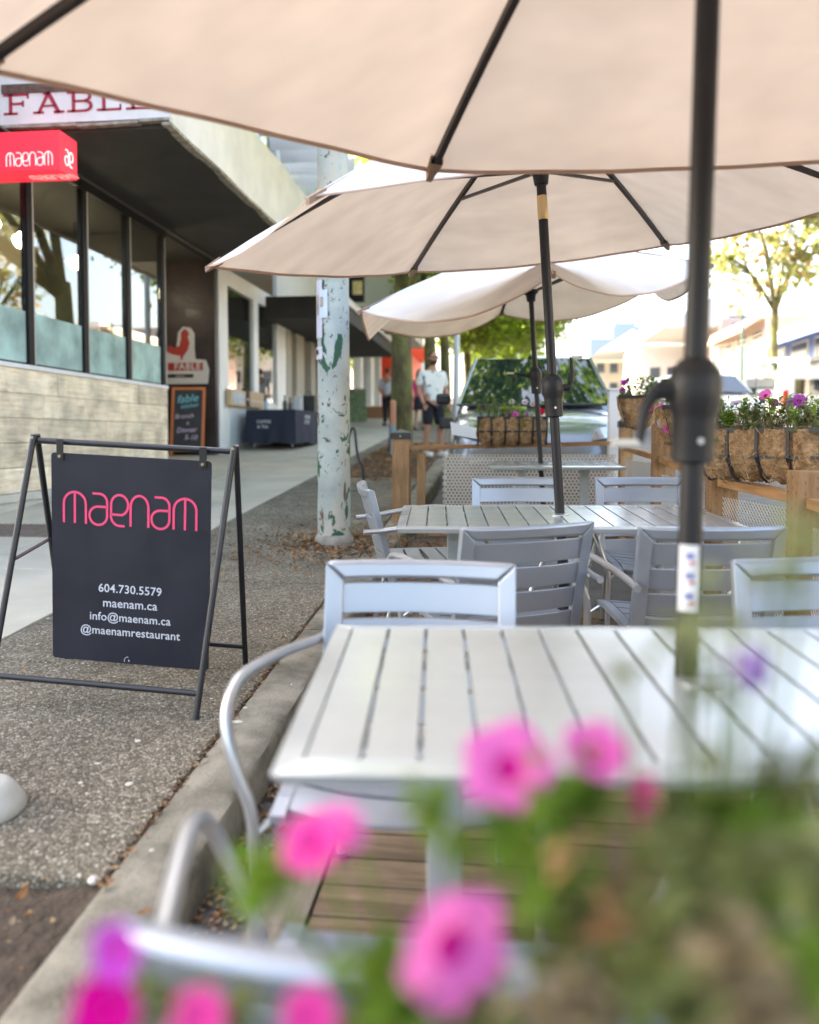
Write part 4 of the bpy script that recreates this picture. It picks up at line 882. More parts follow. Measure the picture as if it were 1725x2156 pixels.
# ================================================================ painted pole, trees, far side, vehicles
def pole_mat():
    m, t, n, l, b = newmat('peeling_pole_paint')
    tc = n.new('ShaderNodeTexCoord')
    def noise(sc, det, dist=0, st=None):
        z = n.new('ShaderNodeTexNoise'); z.inputs['Scale'].default_value = sc; z.inputs['Detail'].default_value = det; z.inputs['Roughness'].default_value = .6; z.inputs['Distortion'].default_value = dist
        mp = n.new('ShaderNodeMapping'); l.new(tc.outputs['Object'], mp.inputs[0])
        if st: mp.inputs['Scale'].default_value = st
        l.new(mp.outputs[0], z.inputs[0]); return z.outputs[0]
    def ramp(src, p0, p1, c0=(0, 0, 0), c1=(1, 1, 1)):
        r = n.new('ShaderNodeValToRGB'); r.color_ramp.elements[0].position = p0; r.color_ramp.elements[1].position = p1; r.color_ramp.elements[0].color = C4(c0); r.color_ramp.elements[1].color = C4(c1); l.new(src, r.inputs[0]); return r.outputs[0]
    def mix(f, a, bb):
        x = n.new('ShaderNodeMix'); x.data_type = 'RGBA'; l.new(f, x.inputs[0]); (l.new(a, x.inputs[6]) if not isinstance(a, tuple) else x.inputs[6].__setattr__('default_value', C4(a))); (l.new(bb, x.inputs[7]) if not isinstance(bb, tuple) else x.inputs[7].__setattr__('default_value', C4(bb))); return x.outputs[2]
    base = ramp(noise(3, 8), .3, .7, (.27, .30, .275), (.47, .51, .475))
    warm = mix(ramp(noise(2, 5, 0, (1, 1, .4)), .50, .62), base, (.46, .42, .34))
    sep = n.new('ShaderNodeSeparateXYZ'); l.new(tc.outputs['Object'], sep.inputs[0])
    low = n.new('ShaderNodeMapRange'); low.inputs[1].default_value = .2; low.inputs[2].default_value = 3; low.inputs[3].default_value = .085; low.inputs[4].default_value = -.01; l.new(sep.outputs[2], low.inputs[0])
    ad = n.new('ShaderNodeMath'); ad.operation = 'ADD'; l.new(noise(5.2, 7, .5, (1, 1, .6)), ad.inputs[0]); l.new(low.outputs[0], ad.inputs[1])
    g = mix(ramp(ad.outputs[0], .618, .63), warm, (.018, .085, .045))
    ad2 = n.new('ShaderNodeMath'); ad2.operation = 'ADD'; l.new(noise(3.6, 6, .8, (1.3, 1.3, .5)), ad2.inputs[0]); l.new(low.outputs[0], ad2.inputs[1])
    ru = mix(ramp(ad2.outputs[0], .65, .66), g, (.13, .06, .035))
    sp = mix(ramp(noise(18, 6, .5), .61, .65), ru, (.07, .075, .06))
    l.new(sp, b.inputs['Base Color']); b.inputs['Roughness'].default_value = .7
    bp = n.new('ShaderNodeBump'); bp.inputs['Strength'].default_value = .5; bp.inputs['Distance'].default_value = .004; l.new(noise(7, 6, .5), bp.inputs['Height']); l.new(bp.outputs[0], b.inputs['Normal']); return m
M_pp = pole_mat()
pb = G(704, 1140); pz = pb.z
pl_ = thing('street_pole', 'thick street pole with peeling pale paint and paper posters on the pavement', 'street pole', pb)
MB().lathe([(.0, 0), (.142, 0), (.138, .6), (.132, 2), (.124, 4), (.11, 7), (.1, 9)], 40).build('shaft', M_pp, pl_, smooth=True)
MB().lathe([(.0, -.01), (.165, -.01), (.165, .03), (.15, .06), (.142, .065)], 32).build('collar', pbr('collar_concrete', (.22, .2, .17), .8, col2=(.32, .29, .25), scale=12), pl_, smooth=True)
MB().lathe([(.135, 3.42), (.137, 3.425), (.137, 3.47), (.135, 3.475)], 32).build('steel_band', M_steel, pl_)
rq = 6.75
def onpole(px): return math.degrees(math.asin(max(-1, min(1, (px - 704) / 36))))
def poster(x0, x1, y0, y1, mat, nm, par, off=.004):
    z0 = P(704, y1, rq).z - pz; z1 = P(704, y0, rq).z - pz; a0, a1 = -96 + onpole(x0), -96 + onpole(x1); rad = .137
    vs = MB().grid(lambda u, v: ((rad + off + .003 * math.sin(u * 3) * v) * math.cos(R(a0 + (a1 - a0) * u)), (rad + off + .003 * math.sin(v * 9)) * math.sin(R(a0 + (a1 - a0) * u)), z0 + (z1 - z0) * v), 8, 8)
    return vs.build(nm, mat, par, smooth=True, fix=False)
M_pap = pbr('poster_paper', (.55, .55, .66), .7, col2=(.66, .6, .62), scale=5); M_pap2 = pbr('poster_blue', (.55, .62, .68), .7)
for (x0, x1, y0, y1, mt, lb) in ((672, 690, 590, 712, M_pap, 'long pale poster taped to the left side of the painted pole'), (684, 703, 612, 671, M_pap2, 'bluish paper notice beside the long poster on the painted pole'), (671, 690, 730, 757, M_pap, 'small torn white flyer on the painted pole below the long poster')):
    o = thing('poster', lb, 'poster', pb); pg = poster(x0, x1, y0, y1, mt, 'sheet', o, .004 if mt is M_pap else .007)
    poster(x0 + 2, x0 + 9, y0 + (y1 - y0) * .25, y0 + (y1 - y0) * .6, M_dark if y1 > 750 else pbr('print_brown', (.25, .2, .16), .7, col2=(.5, .4, .35), scale=20), 'print', o, .0095)
# black tubular bicycle stand behind the pole
bs = G(744, 1035); bk = thing('bicycle_stand', 'black bent tube stand on the pavement just behind the painted pole', 'bicycle stand', bs)
MB().tube(smoothpath([(-.12, .1, 0), (-.10, .1, .5), (-.05, .1, .74), (.0, .1, .76), (.03, .1, .5), (.06, .1, .38), (.10, .1, .3), (.115, .1, .1), (.12, .1, 0)], 6), .016, 10).build('hoop', M_dark, bk, smooth=True)
MB().bb(-.15, .15, .05, .15, 0, .012).build('base_plate', M_dark, bk)
# ---------------- trees
M_bark = pbr('mossy_bark', (.075, .055, .035), .9, col2=(.16, .17, .05), scale=3.5, detail=8, lo=.4, hi=.62, bump=1, bscale=22, bdist=.03, stretch=(1, 1, .5))
M_lgt = [thin('leaf_green', (.14, .22, .04), (.45, .62, .08), .55, rnd=.35), thin('leaf_yellow', (.19, .21, .09), (.34, .37, .13), .55, rnd=.3), thin('leaf_gold', (.24, .19, .10), (.40, .30, .14), .55, rnd=.3), thin('leaf_deep', (.045, .09, .025), (.14, .26, .04), .5, rnd=.3)]
def tree(name, label, base, H, rt, crown, nleaf, lsize, mats, seed=1, lean=(0, 0), group=None, trunk_top=.5, limbs=7, mat=None):
    rg = random.Random(seed); t = thing(name, label, 'tree', base, group=group)
    cc = Vector(crown[:3]); cr = crown[3:]
    tp = smoothpath([(0, 0, -.1), (rt * .15, 0, H * .15), (lean[0] * .4, lean[1] * .4, H * .3), (lean[0], lean[1], H * trunk_top)], 6); n = len(tp)
    MB().tube(tp, [rt * (1.35 if i == 0 else 1.12 - .45 * i / n) for i in range(n)], 14).build('trunk', mat or M_bark, t, smooth=True)
    top = Vector(tp[-1]); ends = []
    lb = MB()
    for k in range(limbs):
        a = k * 2.4 + rg.uniform(-.4, .4); e = cc + Vector((math.cos(a) * cr[0] * .72, math.sin(a) * cr[1] * .72, cr[2] * rg.uniform(-.5, .8))); m_ = (top + e) / 2 + Vector((0, 0, cr[2] * .1))
        pth = smoothpath([top - Vector((0, 0, .3)), m_, e], 4); lb.tube(pth, [rt * .5 * (1 - .8 * i / len(pth)) for i in range(len(pth))], 7); ends += [m_, e]
        for q in range(3):
            e2 = e + Vector((rg.uniform(-1, 1) * cr[0], rg.uniform(-1, 1) * cr[1], rg.uniform(-.6, 1) * cr[2])) * .4; lb.tube([m_, (m_ + e2) / 2 + Vector((0, 0, .1)), e2], [rt * .2, rt * .13, rt * .05], 5); ends.append(e2)
    lb.build('limbs', mat or M_bark, t, smooth=True)
    mb = MB(); cl = []
    for k in range(max(18, nleaf // 70)):
        while True:
            p = Vector((rg.uniform(-1, 1), rg.uniform(-1, 1), rg.uniform(-1, 1)))
            if .25 < p.length < 1: break
        c = cc + Vector((p.x * cr[0], p.y * cr[1], p.z * cr[2]))
        cl.append((c, rg.uniform(.12, .26) * min(cr), rg.randrange(len(mats))))
    for k in range(nleaf):
        c, s, mi = cl[rg.randrange(len(cl))]; p = c + Vector((rg.gauss(0, s), rg.gauss(0, s), rg.gauss(0, s * .7)))
        ls = lsize * rg.uniform(.6, 1.3); M = Matrix.Rotation(rg.uniform(0, 6.28), 3, 'Z') @ Matrix.Rotation(rg.gauss(.3, .7), 3, 'X')
        v = [M @ Vector(q) * ls + p for q in ((-.45, -.1, 0), (0, -.5, .06), (.45, -.1, 0), (.3, .35, 0), (0, .6, -.05), (-.3, .35, 0))]
        mb.add(v, [(0, 1, 2, 3), (0, 3, 4, 5)], mi if rg.random() < .75 else rg.randrange(len(mats)))
    mb.build('crown', [M_lgt[i] for i in mats], t, fix=False)
    return t
sg = 'street trees along the kerb'
def gp(px, Y, X=None): p = FY(px, 900, Y); return Vector((p.x if X is None else X, Y, gz(Y)))
tb1 = G(843, 950)
tree('street_tree', 'mossy leaning street tree trunk closest to the viewer, behind the corner post', tb1, 8, .215, (2.0, -3.4, 6.5, 3.5, 5.2, 1.6), 14000, .14, (3, 3, 0), 3, (.05, 0), sg, .42)
tree('street_tree', 'second street tree trunk, between the mossy one and the man', gp(905, 24), 8.5, .2, (.6, 0, 6.6, 3.0, 3.4, 2.2), 14000, .15, (0, 0, 1), 4, (0, 0), sg, .42)
tree('street_tree', 'slim street tree rising just behind the man with sunglasses', gp(936, 27.5), 8.5, .19, (1, 0, 6.0, 3.0, 3.0, 2.2), 12000, .16, (0, 1, 0), 5, (0, 0), sg, .42)
tree('street_tree', 'street tree farthest up the kerb with bright green leaves above the parked car', gp(985, 37), 8.5, .2, (1.2, 0, 4.9, 3.6, 3.4, 2.4), 16000, .2, (0, 1, 0), 6, (-.1, 0), sg, .35)
tree('street_tree', 'yellow green street tree over the roof of the parked car', gp(1035, 50), 10, .22, (.6, 0, 4.8, 3.2, 3.8, 2.8), 11000, .26, (1, 0, 0), 7, (0, 0), sg, .35)
# grey metal street light column
lc = thing('lamp_column', 'pale grey steel column on the kerb between the man and the parked car', 'lamp column', gp(961, 21))
MB().lathe([(0, 0), (.11, 0), (.11, .5), (.085, .6), (.07, 6)], 16).build('shaft', pbr('galvanised', (.42, .45, .47), .5, .4), lc, smooth=True); MB().lathe([(.12, 0), (.15, 0), (.15, .03), (.12, .04)], 16).build('base_flange', M_steel, lc)
bo = thing('bollard', 'orange and blue marker bollard in front of the mossy trunk', 'bollard', G(828, 958))
MB().lathe([(0, 0), (.055, 0), (.055, .55)], 14).build('lower_tube', pbr('bollard_blue', (.25, .34, .42), .5), bo, smooth=True); MB().lathe([(.055, .55), (.055, .98), (.03, 1.0), (0, 1.0)], 14).build('upper_tube', pbr('bollard_orange', (.55, .25, .13), .5), bo, smooth=True)
# ---------------- far side
M_far = [pbr('far_cream', (.60, .52, .40), .8, col2=(.66, .58, .46), scale=.6), pbr('far_white', (.66, .66, .64), .8), pbr('far_pink', (.48, .36, .32), .8), pbr('far_blue', (.12, .18, .38), .7), pbr('far_tan', (.46, .36, .25), .8), pbr('far_grey', (.36, .38, .4), .8)]
M_fgl = pbr('far_window', (.06, .08, .10), .15)
def far_house(X0, X1, Ya, Yb, h, mi, label, floors=2, roof=None, name='shop_building'):
    z = gz(Ya) - .1; t = thing(name, label, 'building', ((X0 + X1) / 2, (Ya + Yb) / 2, z), group='buildings across the street'); ww, dd = (X1 - X0) / 2, (Yb - Ya) / 2
    MB().bb(-ww, ww, -dd, dd, 0, h).build('wall', M_far[mi], t)
    MB().bb(-ww - .15, ww + .1, -dd - .1, dd + .1, h, h + .35).build('parapet', M_far[(mi + 1) % 2], t)
    n = max(2, int(dd * 2 / 3.2)); fh = h / floors
    for f in range(floors):
        for k in range(n):
            y = -dd + (k + .5) * 2 * dd / n; wv = dd * 2 / n * (.36 if f == 0 else .26)
            w1 = MB().bb(-ww - .05, -ww + .02, y - wv, y + wv, f * fh + (.7 if f == 0 else .95), f * fh + fh - .6).build('window', M_far[1], t)
            MB().bb(-ww - .07, -ww - .052, y - wv + .1, y + wv - .1, f * fh + (.8 if f == 0 else 1.05), f * fh + fh - .7).build('pane', M_fgl, w1)
        for k in range(max(1, int(ww * 2 / 3))):
            x = -ww + (k + .5) * 2 * ww / max(1, int(ww * 2 / 3)); w1 = MB().bb(x - .7, x + .7, -dd - .05, -dd + .02, f * fh + .95, f * fh + fh - .6).build('window', M_far[1], t); MB().bb(x - .6, x + .6, -dd - .07, -dd - .052, f * fh + 1.05, f * fh + fh - .7).build('pane', M_fgl, w1)
    a = MB().add([(-ww - 1.3, -dd + .3, fh - .55), (-ww - 1.3, dd - .3, fh - .55), (-ww - .02, dd - .3, fh + .25), (-ww - .02, -dd + .3, fh + .25), (-ww - 1.3, -dd + .3, fh - .75), (-ww - 1.3, dd - .3, fh - .75)], [(0, 1, 2, 3), (0, 4, 5, 1), (0, 3, 4), (1, 5, 2)]).build('awning', M_far[roof if roof is not None else 4], t, fix=False)
    return t
far_house(17, 28, -8, 8, 7, 1, 'white two storey building across the street beside the viewer')
far_house(17, 28, 8.2, 22, 6.0, 5, 'grey building across the street, seen mostly as a reflection')
far_house(16.8, 28, 25.5, 38, 7.6, 0, 'cream two storey building at the right edge behind the white van', 2, 4)
far_house(16.5, 26, 38.3, 52, 4.6, 3, 'blue fronted low shop beyond the cream building', 1, 3)
far_house(16.5, 26, 52.5, 66, 5.2, 2, 'pink brick shop behind the golden tree', 1, 4)
for k, (X0, X1, Y, h, mi, lb) in enumerate(((22, 31, 84, 9, 2, 'brown brick block far up the right side of the street'), (17, 26, 100, 8.4, 1, 'white gabled building far up the street, right of the far parasol'), (24, 30, 118, 12, 5, 'grey flat block rising behind the white gabled roofs'), (14, 22, 128, 9, 0, 'cream house far up the street under the skyline'), (34, 46, 150, 15, 1, 'pale apartment block on the far skyline behind the near pole'), (3, 10, 175, 9, 5, 'low grey house at the far end of the street'), (30, 40, 92, 7.5, 4, 'tan shop at the right far up the street'))):
    z = 4.0; t = thing('distant_building', lb, 'building', ((X0 + X1) / 2, Y, z), group='distant buildings up the street'); ww = (X1 - X0) / 2
    MB().bb(-ww, ww, 0, 14, 0, h).build('wall', M_far[mi], t)
    if k in (1, 3): MB().prism([(-ww - .4, h), (ww + .4, h), (0, h + ww * .7)], (0, -.3, 0), (1, 0, 0), (0, 0, 1), -14.6).build('roof', M_far[1], t)
    else: MB().bb(-ww + 1, -ww + 3, 3, 6, h, h + 2).build('roof_hut', M_far[5], t)
    for f in range(int(h / 3)):
        for q in range(int(ww)):
            x = -ww + 1 + q * 2; w1 = MB().bb(x - .05, x + 1.25, -.08, 0, 1 + f * 3, 2.6 + f * 3).build('window', M_far[1], t); MB().bb(x, x + 1.2, -.1, -.082, 1.05 + f * 3, 2.55 + f * 3).build('pane', M_fgl, w1)
tw = FY(1318, 735, 300); t = thing('distant_tower', 'hazy blue grey tower with notched top on the far skyline', 'tower', (tw.x, 300, 4))
M_tw = pbr('tower_blue', (.34, .42, .45), .8)
zz = lambda y: FY(1318, y, 300).z - 4
MB().bb(-5, 5, 0, 12, 0, zz(686)).build('shaft', M_tw, t); MB().bb(-4.2, 3.6, 1, 10, zz(686), zz(678)).build('top_floor', M_tw, t)
for s in (-3.6, 2.4): MB().bb(s, s + 1.2, 2, 8, zz(678), zz(673)).build('pinnacle', M_tw, t)
MB().bb(-13, 6, -1, 11, 0, zz(712)).build('podium', M_tw, t)
tree('roadside_tree', 'golden green tree across the street behind the white van', gp(1625, 31), 9, .16, (-.1, 0, 6.9, 2.4, 2.4, 2.8), 2400, .25, (1, 2, 1), 12, (.05, 0), 'trees across the street', .45, 8)
tree('roadside_tree', 'tree across the street level with the viewer, seen only in reflections', Vector((14, 6, gz(6))), 9, .2, (0, 0, 6.5, 3.2, 3.2, 2.6), 6000, .2, (0, 3), 14, (0, 0), 'trees across the street', .4)
tree('roadside_tree', 'tree across the street past the viewer, seen only in reflections', Vector((14, 15, gz(15))), 9, .2, (0, 0, 6.2, 3.2, 3.2, 2.8), 6000, .2, (0, 3, 1), 15, (0, 0), 'trees across the street', .4)
# pole with overhead wires
up = thing('utility_pole', 'thin dark green pole across the street behind the white car', 'utility pole', gp(1560, 50)); MB().lathe([(0, 0), (.1, 0), (.07, 5.2)], 10).build('shaft', pbr('pole_green', (.05, .12, .09), .6), up); MB().bb(-.8, .8, -.03, .03, 4.9, 5.0).build('cross_arm', M_dark, up)
for k, (a, b) in enumerate((((1500, 730, 55), (1730, 632, 24)), ((1500, 738, 55), (1730, 640, 24)))):
    A, B = P(*a), P(*b); o = MB().tube([A + (B - A) * i / 12 - Vector((0, 0, .9 * math.sin(math.pi * i / 12) * .4)) for i in range(13)], .022, 5).build('overhead_wire', pbr('wire_%d' % k, (.2, .16, .12), .6)); tag(o, ['upper overhead wire crossing in front of the golden tree', 'lower overhead wire crossing in front of the golden tree'][k], 'wire', 'overhead wires')
# ---------------- vehicles
M_tyre = pbr('tyre', (.02, .02, .02), .85); M_rim = pbr('rim', (.45, .45, .46), .3, .8); M_chr = pbr('chrome', (.6, .6, .62), .12, 1); M_blk = pbr('car_black', (.015, .015, .016), .4)
M_cgl = pbr('car_glass', (.012, .02, .018), .02, 0, spec=1.0); M_cgl.node_tree.nodes['Principled BSDF'].inputs['IOR'].default_value = 1.75
def car(name, label, loc, heading, paint, L=4.6, Wd=1.86, H=1.7, hood=1.06, cowl=1.15, wt=1.95, rt=3.9, rb=4.5, grp=None, lights=True, boxy=0):
    t = thing(name, label, 'car' if not boxy else 'van', loc, group=grp); t.rotation_euler = (Matrix.Rotation(math.atan(SL), 3, 'X') @ Matrix.Rotation(heading, 3, 'Z')).to_euler()
    hw = Wd / 2
    st = [(0, .70, .42, .68), (.05, .86, .32, .78), (.2, .95, .25, hood - .16), (.5, .99, .22, hood - .07), (cowl, 1, .22, hood + .02), (2.4, 1, .22, hood + .05), (rt, 1, .22, hood + .06), (L - .25, .97, .25, hood + .05), (L - .06, .93, .3, hood), (L, .86, .38, hood - .1)]
    mb = MB(); ring = []
    for (y, k, zl, zh) in st:
        w_ = hw * k; prof = [(0, zh + .035), (w_ * .5, zh + .03), (w_ * .82, zh + .005), (w_ * .94, zh - .05), (w_ * .985, zh - .16), (w_, zh - .3), (w_ * .99, .45), (w_ * .93, zl), (0, zl)]
        ring.append([(a, y, b) for a, b in prof] + [(-a, y, b) for a, b in prof[-2:0:-1]])
    n = len(ring[0]); vs = [p for r_ in ring for p in r_]; fs = [(i * n + k, i * n + (k + 1) % n, (i + 1) * n + (k + 1) % n, (i + 1) * n + k) for i in range(len(ring) - 1) for k in range(n)]
    fs += [tuple(range(n)), tuple((len(ring) - 1) * n + k for k in range(n))[::-1]]
    body = mb.add(vs, fs).build('body', paint, t, smooth=True)
    su = body.modifiers.new('sub', 'SUBSURF'); su.levels = 1; su.render_levels = 2
    # cabin shell
    zb = hood - .0; wb, wtp = hw * .93, hw * (.74 + .14 * boxy); c = MB(); rg = []
    sec = [(cowl - .02, zb - .05, wb, 0), (cowl + .04, zb + .02, wb, 0), (wt, H - .05, wtp, 1), (wt + .25, H, wtp, 1), ((wt + rt) / 2, H + .02, wtp, 1), (rt, H - .01, wtp, 1), (rt + .08, H - .05, wtp * .99, 1), (rb, zb + .05, wb * .95, 0), (rb + .02, zb - .1, wb * .95, 0)]
    def prof2(y, z, w_):
        zlow = zb - .12; return [(0, y, z + .02), (w_ * .6, y, z + .012), (w_ * .92, y, z - .02), (w_ + (wb - w_) * .12, y, z - .1 if z - .1 > zlow else zlow), (wb, y, zlow)]
    for (y, z, w_, _) in sec:
        p = prof2(y, max(z, zb - .04), w_); rg.append(p + [(-a, b, d) for a, b, d in p[-1:0:-1]])
    n = len(rg[0]); vs = [p for r_ in rg for p in r_]; fs = [(i * n + k, i * n + (k + 1) % n, (i + 1) * n + (k + 1) % n, (i + 1) * n + k) for i in range(len(rg) - 1) for k in range(n - 1)]
    c.add(vs, fs).build('roof_shell', paint, t, smooth=True)
    # windscreen, curved, proud of the shell
    def ws(u, v, y0=cowl + .0, y1=wt - .05, o=.022):
        w_ = (wb * .955) * (1 - v) + (wtp * .95) * v; x = -w_ + 2 * w_ * u; return (x, y0 + (y1 - y0) * v - .07 * (1 - (2 * u - 1) ** 2) - o, zb + .05 + (H - .045 - zb - .05) * v + .012)
    w1 = MB().grid(ws, 14, 8); w1.build('windscreen', M_cgl, t, smooth=True, fix=False)
    MB().tube([ws(k / 14, 0) for k in range(15)], .016, 6).build('screen_trim', M_blk, t)
    for s in (-1, 1): MB().tube([(lambda p: (p[0] * 1.01, p[1] + .0, p[2]))(ws(.5 + .5 * s, k / 8)) for k in range(9)], .02, 6).build('screen_pillar', paint if not boxy else M_blk, t, smooth=True)
    for v0 in (-1, 1): MB().tube([ws(.5 + v0 * .22, .03), ws(.5 + v0 * .04, .06)], .009, 5).build('wiper', M_blk, t)
    for s in (-1, 1):
        def sw(ya, yb, nm):
            zt = H - .12; x0 = (wb + .012) * s; x1 = (wtp * 1.06) * s
            MB().add([(x0, ya[0], zb + .03), (x0, yb[0], zb + .03), (x1, yb[1], zt), (x1, ya[1], zt)], [(0, 1, 2, 3)]).build(nm, M_cgl, t, fix=False)
        sw((cowl + .28, wt + .1), (2.62, 2.62), 'side_window'); sw((2.7, 2.7), (rb - .45 if not boxy else rb - .6, rt - .05), 'side_window')
        mr = MB().box((s * (hw + .1), cowl + .42, zb + .12), (.17, .09, .13)).build('mirror', M_blk, t, bevel=.03)
        if lights:
            MB().add([(s * hw * .55, .045, hood - .27), (s * hw * .93, .22, hood - .22), (s * hw * .95, .3, hood - .09), (s * hw * .6, .13, hood - .16)], [(0, 1, 2, 3)]).build('headlight', M_chr, t, fix=False)
        for yy in (.85, L - .95):
            wh = MB().lathe([(0, -.11), (.30, -.11), (.335, -.08), (.335, .08), (.30, .11), (0, .11)], 24, c=(s * (hw - .09), yy, .335), M=Matrix.Rotation(R(90), 3, 'Y')).build('wheel', M_tyre, t, smooth=True)
            rm = MB().lathe([(0, -.02), (.22, -.02), (.22, .0), (0, .0)], 20, c=(s * (hw + .022), yy, .335), M=Matrix.Rotation(R(90), 3, 'Y'))
            rm.build('rim', M_rim, wh)
    if lights:
        MB().bb(-hw * .5, hw * .5, -.012, .05, .5, .68).build('grille', M_blk, t, bevel=.01)
        for k in range(3): MB().bb(-hw * .5, hw * .5, -.022, -.01, .53 + k * .055, .545 + k * .055).build('grille_bar', M_chr, t)
        MB().bb(-.26, .26, -.03, -.013, .36, .47).build('number_plate', M_white, t); MB().bb(-hw * .8, hw * .8, -.01, .1, .24, .34).build('bumper_lip', M_blk, t, bevel=.01)
    return t
M_slv = pbr('silver_green_paint', (.22, .25, .27), .2, .6, coat=1); M_wp = pbr('white_car_paint', (.72, .72, .72), .3, 0, coat=1); M_blp = pbr('dark_car_paint', (.03, .035, .05), .25, .3, coat=1)
cc = RD(1.30, 8.15); car('parked_car', 'silver green car parked behind the fence facing the viewer with trees reflected in its windscreen', (cc.x, cc.y, gz(cc.y) - .148), 0, M_slv, H=1.78, hood=1.16, Wd=1.9, cowl=1.0, wt=1.75, rt=3.9, rb=4.5)
vp = gp(1690, 27.5); 
van = car('parked_van', 'white van with a red tail light at the right edge across the street', (vp.x + .25, vp.y + 5.2, gz(vp.y) - .148), R(180), M_wp, L=5.2, Wd=2.1, H=2.5, hood=1.15, cowl=.8, wt=1.4, rt=4.8, rb=5.12, grp='vehicles across the street', lights=True, boxy=1)
MB().bb(-.88, .88, 5.15, 5.23, .5, 2.05).build('rear_doors', M_wp, van, bevel=.03)
for s in (-1, 1): MB().bb(s * .84 - .08, s * .84 + .08, 5.2, 5.27, .95, 1.45).build('tail_light', pbr('tail_red', (.6, .02, .01), .3) if s < 0 else bpy.data.materials['tail_red'], van, bevel=.01)
MB().bb(-.9, .9, 5.12, 5.3, .35, .5).build('rear_bumper', M_blk, van); MB().bb(-.55, .55, 5.232, 5.24, 1.3, 1.8).build('rear_window', M_cgl, van)
p = gp(1545, 20.5); car('parked_car', 'white car on the far lane, mostly hidden by the flower baskets', (p.x, p.y, gz(p.y) - .148), R(4), M_wp, H=1.6, Wd=1.84, grp='vehicles across the street')
p = gp(1448, 33); car('parked_car', 'small white car far up the road behind the near pole', (p.x, p.y, gz(p.y) - .148), R(3), M_wp, H=1.5, grp='vehicles across the street')
# ================================================================ fence, baskets, sign, people, near flowers
M_ced = wood('cedar', (.20, .105, .045), (.34, .20, .10), (.47, .30, .16), 'z', 1, .65, .12, .6)
M_cedx = wood('cedar_rail', (.20, .10, .04), (.34, .18, .08), (.46, .28, .14), 'x', 1, .65, .12, .6)
M_inc = pbr('incised_marks', (.09, .045, .02), .9)
M_pcap = pbr('post_cap_metal', (.03, .032, .035), .4)
M_perf = pbr('perforated_sheet', (.50, .46, .41), .5, .2)
fn = 'timber patio fence'
FXL = 1.2
fence = thing('patio_fence', 'cedar fence round the patio with posts, rails and perforated metal panels', 'fence')
def post(x, y, top, w=.14, base=None, cap=False, marks=True):
    zb = (gz(y) - .15 if base is None else base)
    o = MB().bb(-w / 2, w / 2, -w / 2, w / 2, 0, top - zb).build('post', M_ced, fence, bevel=.004); o.location = (x, y, zb)
    if cap:
        MB().bb(-w / 2 - .012, w / 2 + .012, -w / 2 - .012, w / 2 + .012, top - zb - .055, top - zb + .004).build('post_cap', M_pcap, o, bevel=.003)
        MB().add([(-w / 2 - .01, -w / 2 - .01, top - zb + .005), (w / 2 + .01, -w / 2 - .01, top - zb + .005), (w / 2 + .01, w / 2 + .01, top - zb + .005), (-w / 2 - .01, w / 2 + .01, top - zb + .005), (0, 0, top - zb + .04)], [(0, 1, 4), (1, 2, 4), (2, 3, 4), (3, 0, 4)]).build('cap_top', M_pcap, o)
        MB().lathe([(0, 0), (.008, 0), (.008, .004), (0, .004)], 10, c=(0, -w / 2 - .012, top - zb - .028), M=Matrix.Rotation(R(90), 3, 'X')).build('screw', M_steel, o)
    if marks:
        mk = MB(); rg = random.Random(int(y * 10))
        for zi in range(int((top - zb) / .045)):
            for c_i in range(3):
                zz = .02 + zi * .045 + (.022 if c_i % 2 else 0); xx = -w * .32 + c_i * w * .32
                mk.bb(xx - .0012, xx + .0012, -w / 2 - .0009, -w / 2 + .001, zz, zz + .013)
                mk.bb(-w / 2 - .0009, -w / 2 + .001, xx - .0012, xx + .0012, zz, zz + .013)
        stuff(mk.build('incision_marks', M_inc, o))
    return o
def rail(a, b, w=.09, h=.04, nm='rail'):
    a = Vector(a); b = Vector(b); L = (b - a).length; d = (b - a).normalized()
    o = MB().bb(0, L, -w / 2, w / 2, -h / 2, h / 2).build(nm, M_cedx, fence, bevel=.004)
    y = Vector((0, 0, 1)).cross(d).normalized(); o.matrix_world = Matrix((d, y, d.cross(y))).transposed().to_4x4(); o.location = a; return o
def perforated(W, H, pitch, hole, name, mat, par, t=.0015):
    """sheet with real round holes, staggered"""
    mb = MB(); cols = int(W / pitch); ph = pitch * .866; rows_ = int(H / ph); 
    for j in range(rows_):
        for i in range(cols):
            cx = (i + .5 + (.5 if j % 2 else 0)) * pitch; cy = (j + .5) * ph
            vs = []; hx, hy = pitch / 2, ph / 2
            sq = [(hx, 0), (hx, hy), (0, hy), (-hx, hy), (-hx, 0), (-hx, -hy), (0, -hy), (hx, -hy)]
            for k in range(8):
                a = math.pi / 4 * k; vs += [(cx + sq[k][0], 0, cy + sq[k][1]), (cx + hole * math.cos(a), 0, cy + hole * math.sin(a))]
            mb.add(vs, [(2 * k, 2 * ((k + 1) % 8), 2 * ((k + 1) % 8) + 1, 2 * k + 1) for k in range(8)])
    o = mb.build(name, mat, par, fix=False); m = o.modifiers.new('thick', 'SOLIDIFY'); m.thickness = t; return o
def expanded(W, H, px_, pz_, name, mat, par):
    mb = MB(); s = .0022
    nx, nz = int(W / px_), int(H / pz_)
    for j in range(nz):
        for i in range(nx):
            x0 = i * px_ + (px_ / 2 if j % 2 else 0); z0 = j * pz_
            for sx in (-1, 1):
                a = (x0, z0); b = (x0 + sx * px_ / 2, z0 + pz_)
                mb.add([(a[0] - s, 0, a[1]), (a[0] + s, 0, a[1]), (b[0] + s, -.003, b[1]), (b[0] - s, -.003, b[1])], [(0, 1, 2, 3)])
    o = mb.build(name, mat, par, fix=False); m = o.modifiers.new('thick', 'SOLIDIFY'); m.thickness = .002; return o
fy0 = 7.72; xl, xr = -.93, 1.19
zr = P(860, 943, 7.6).z
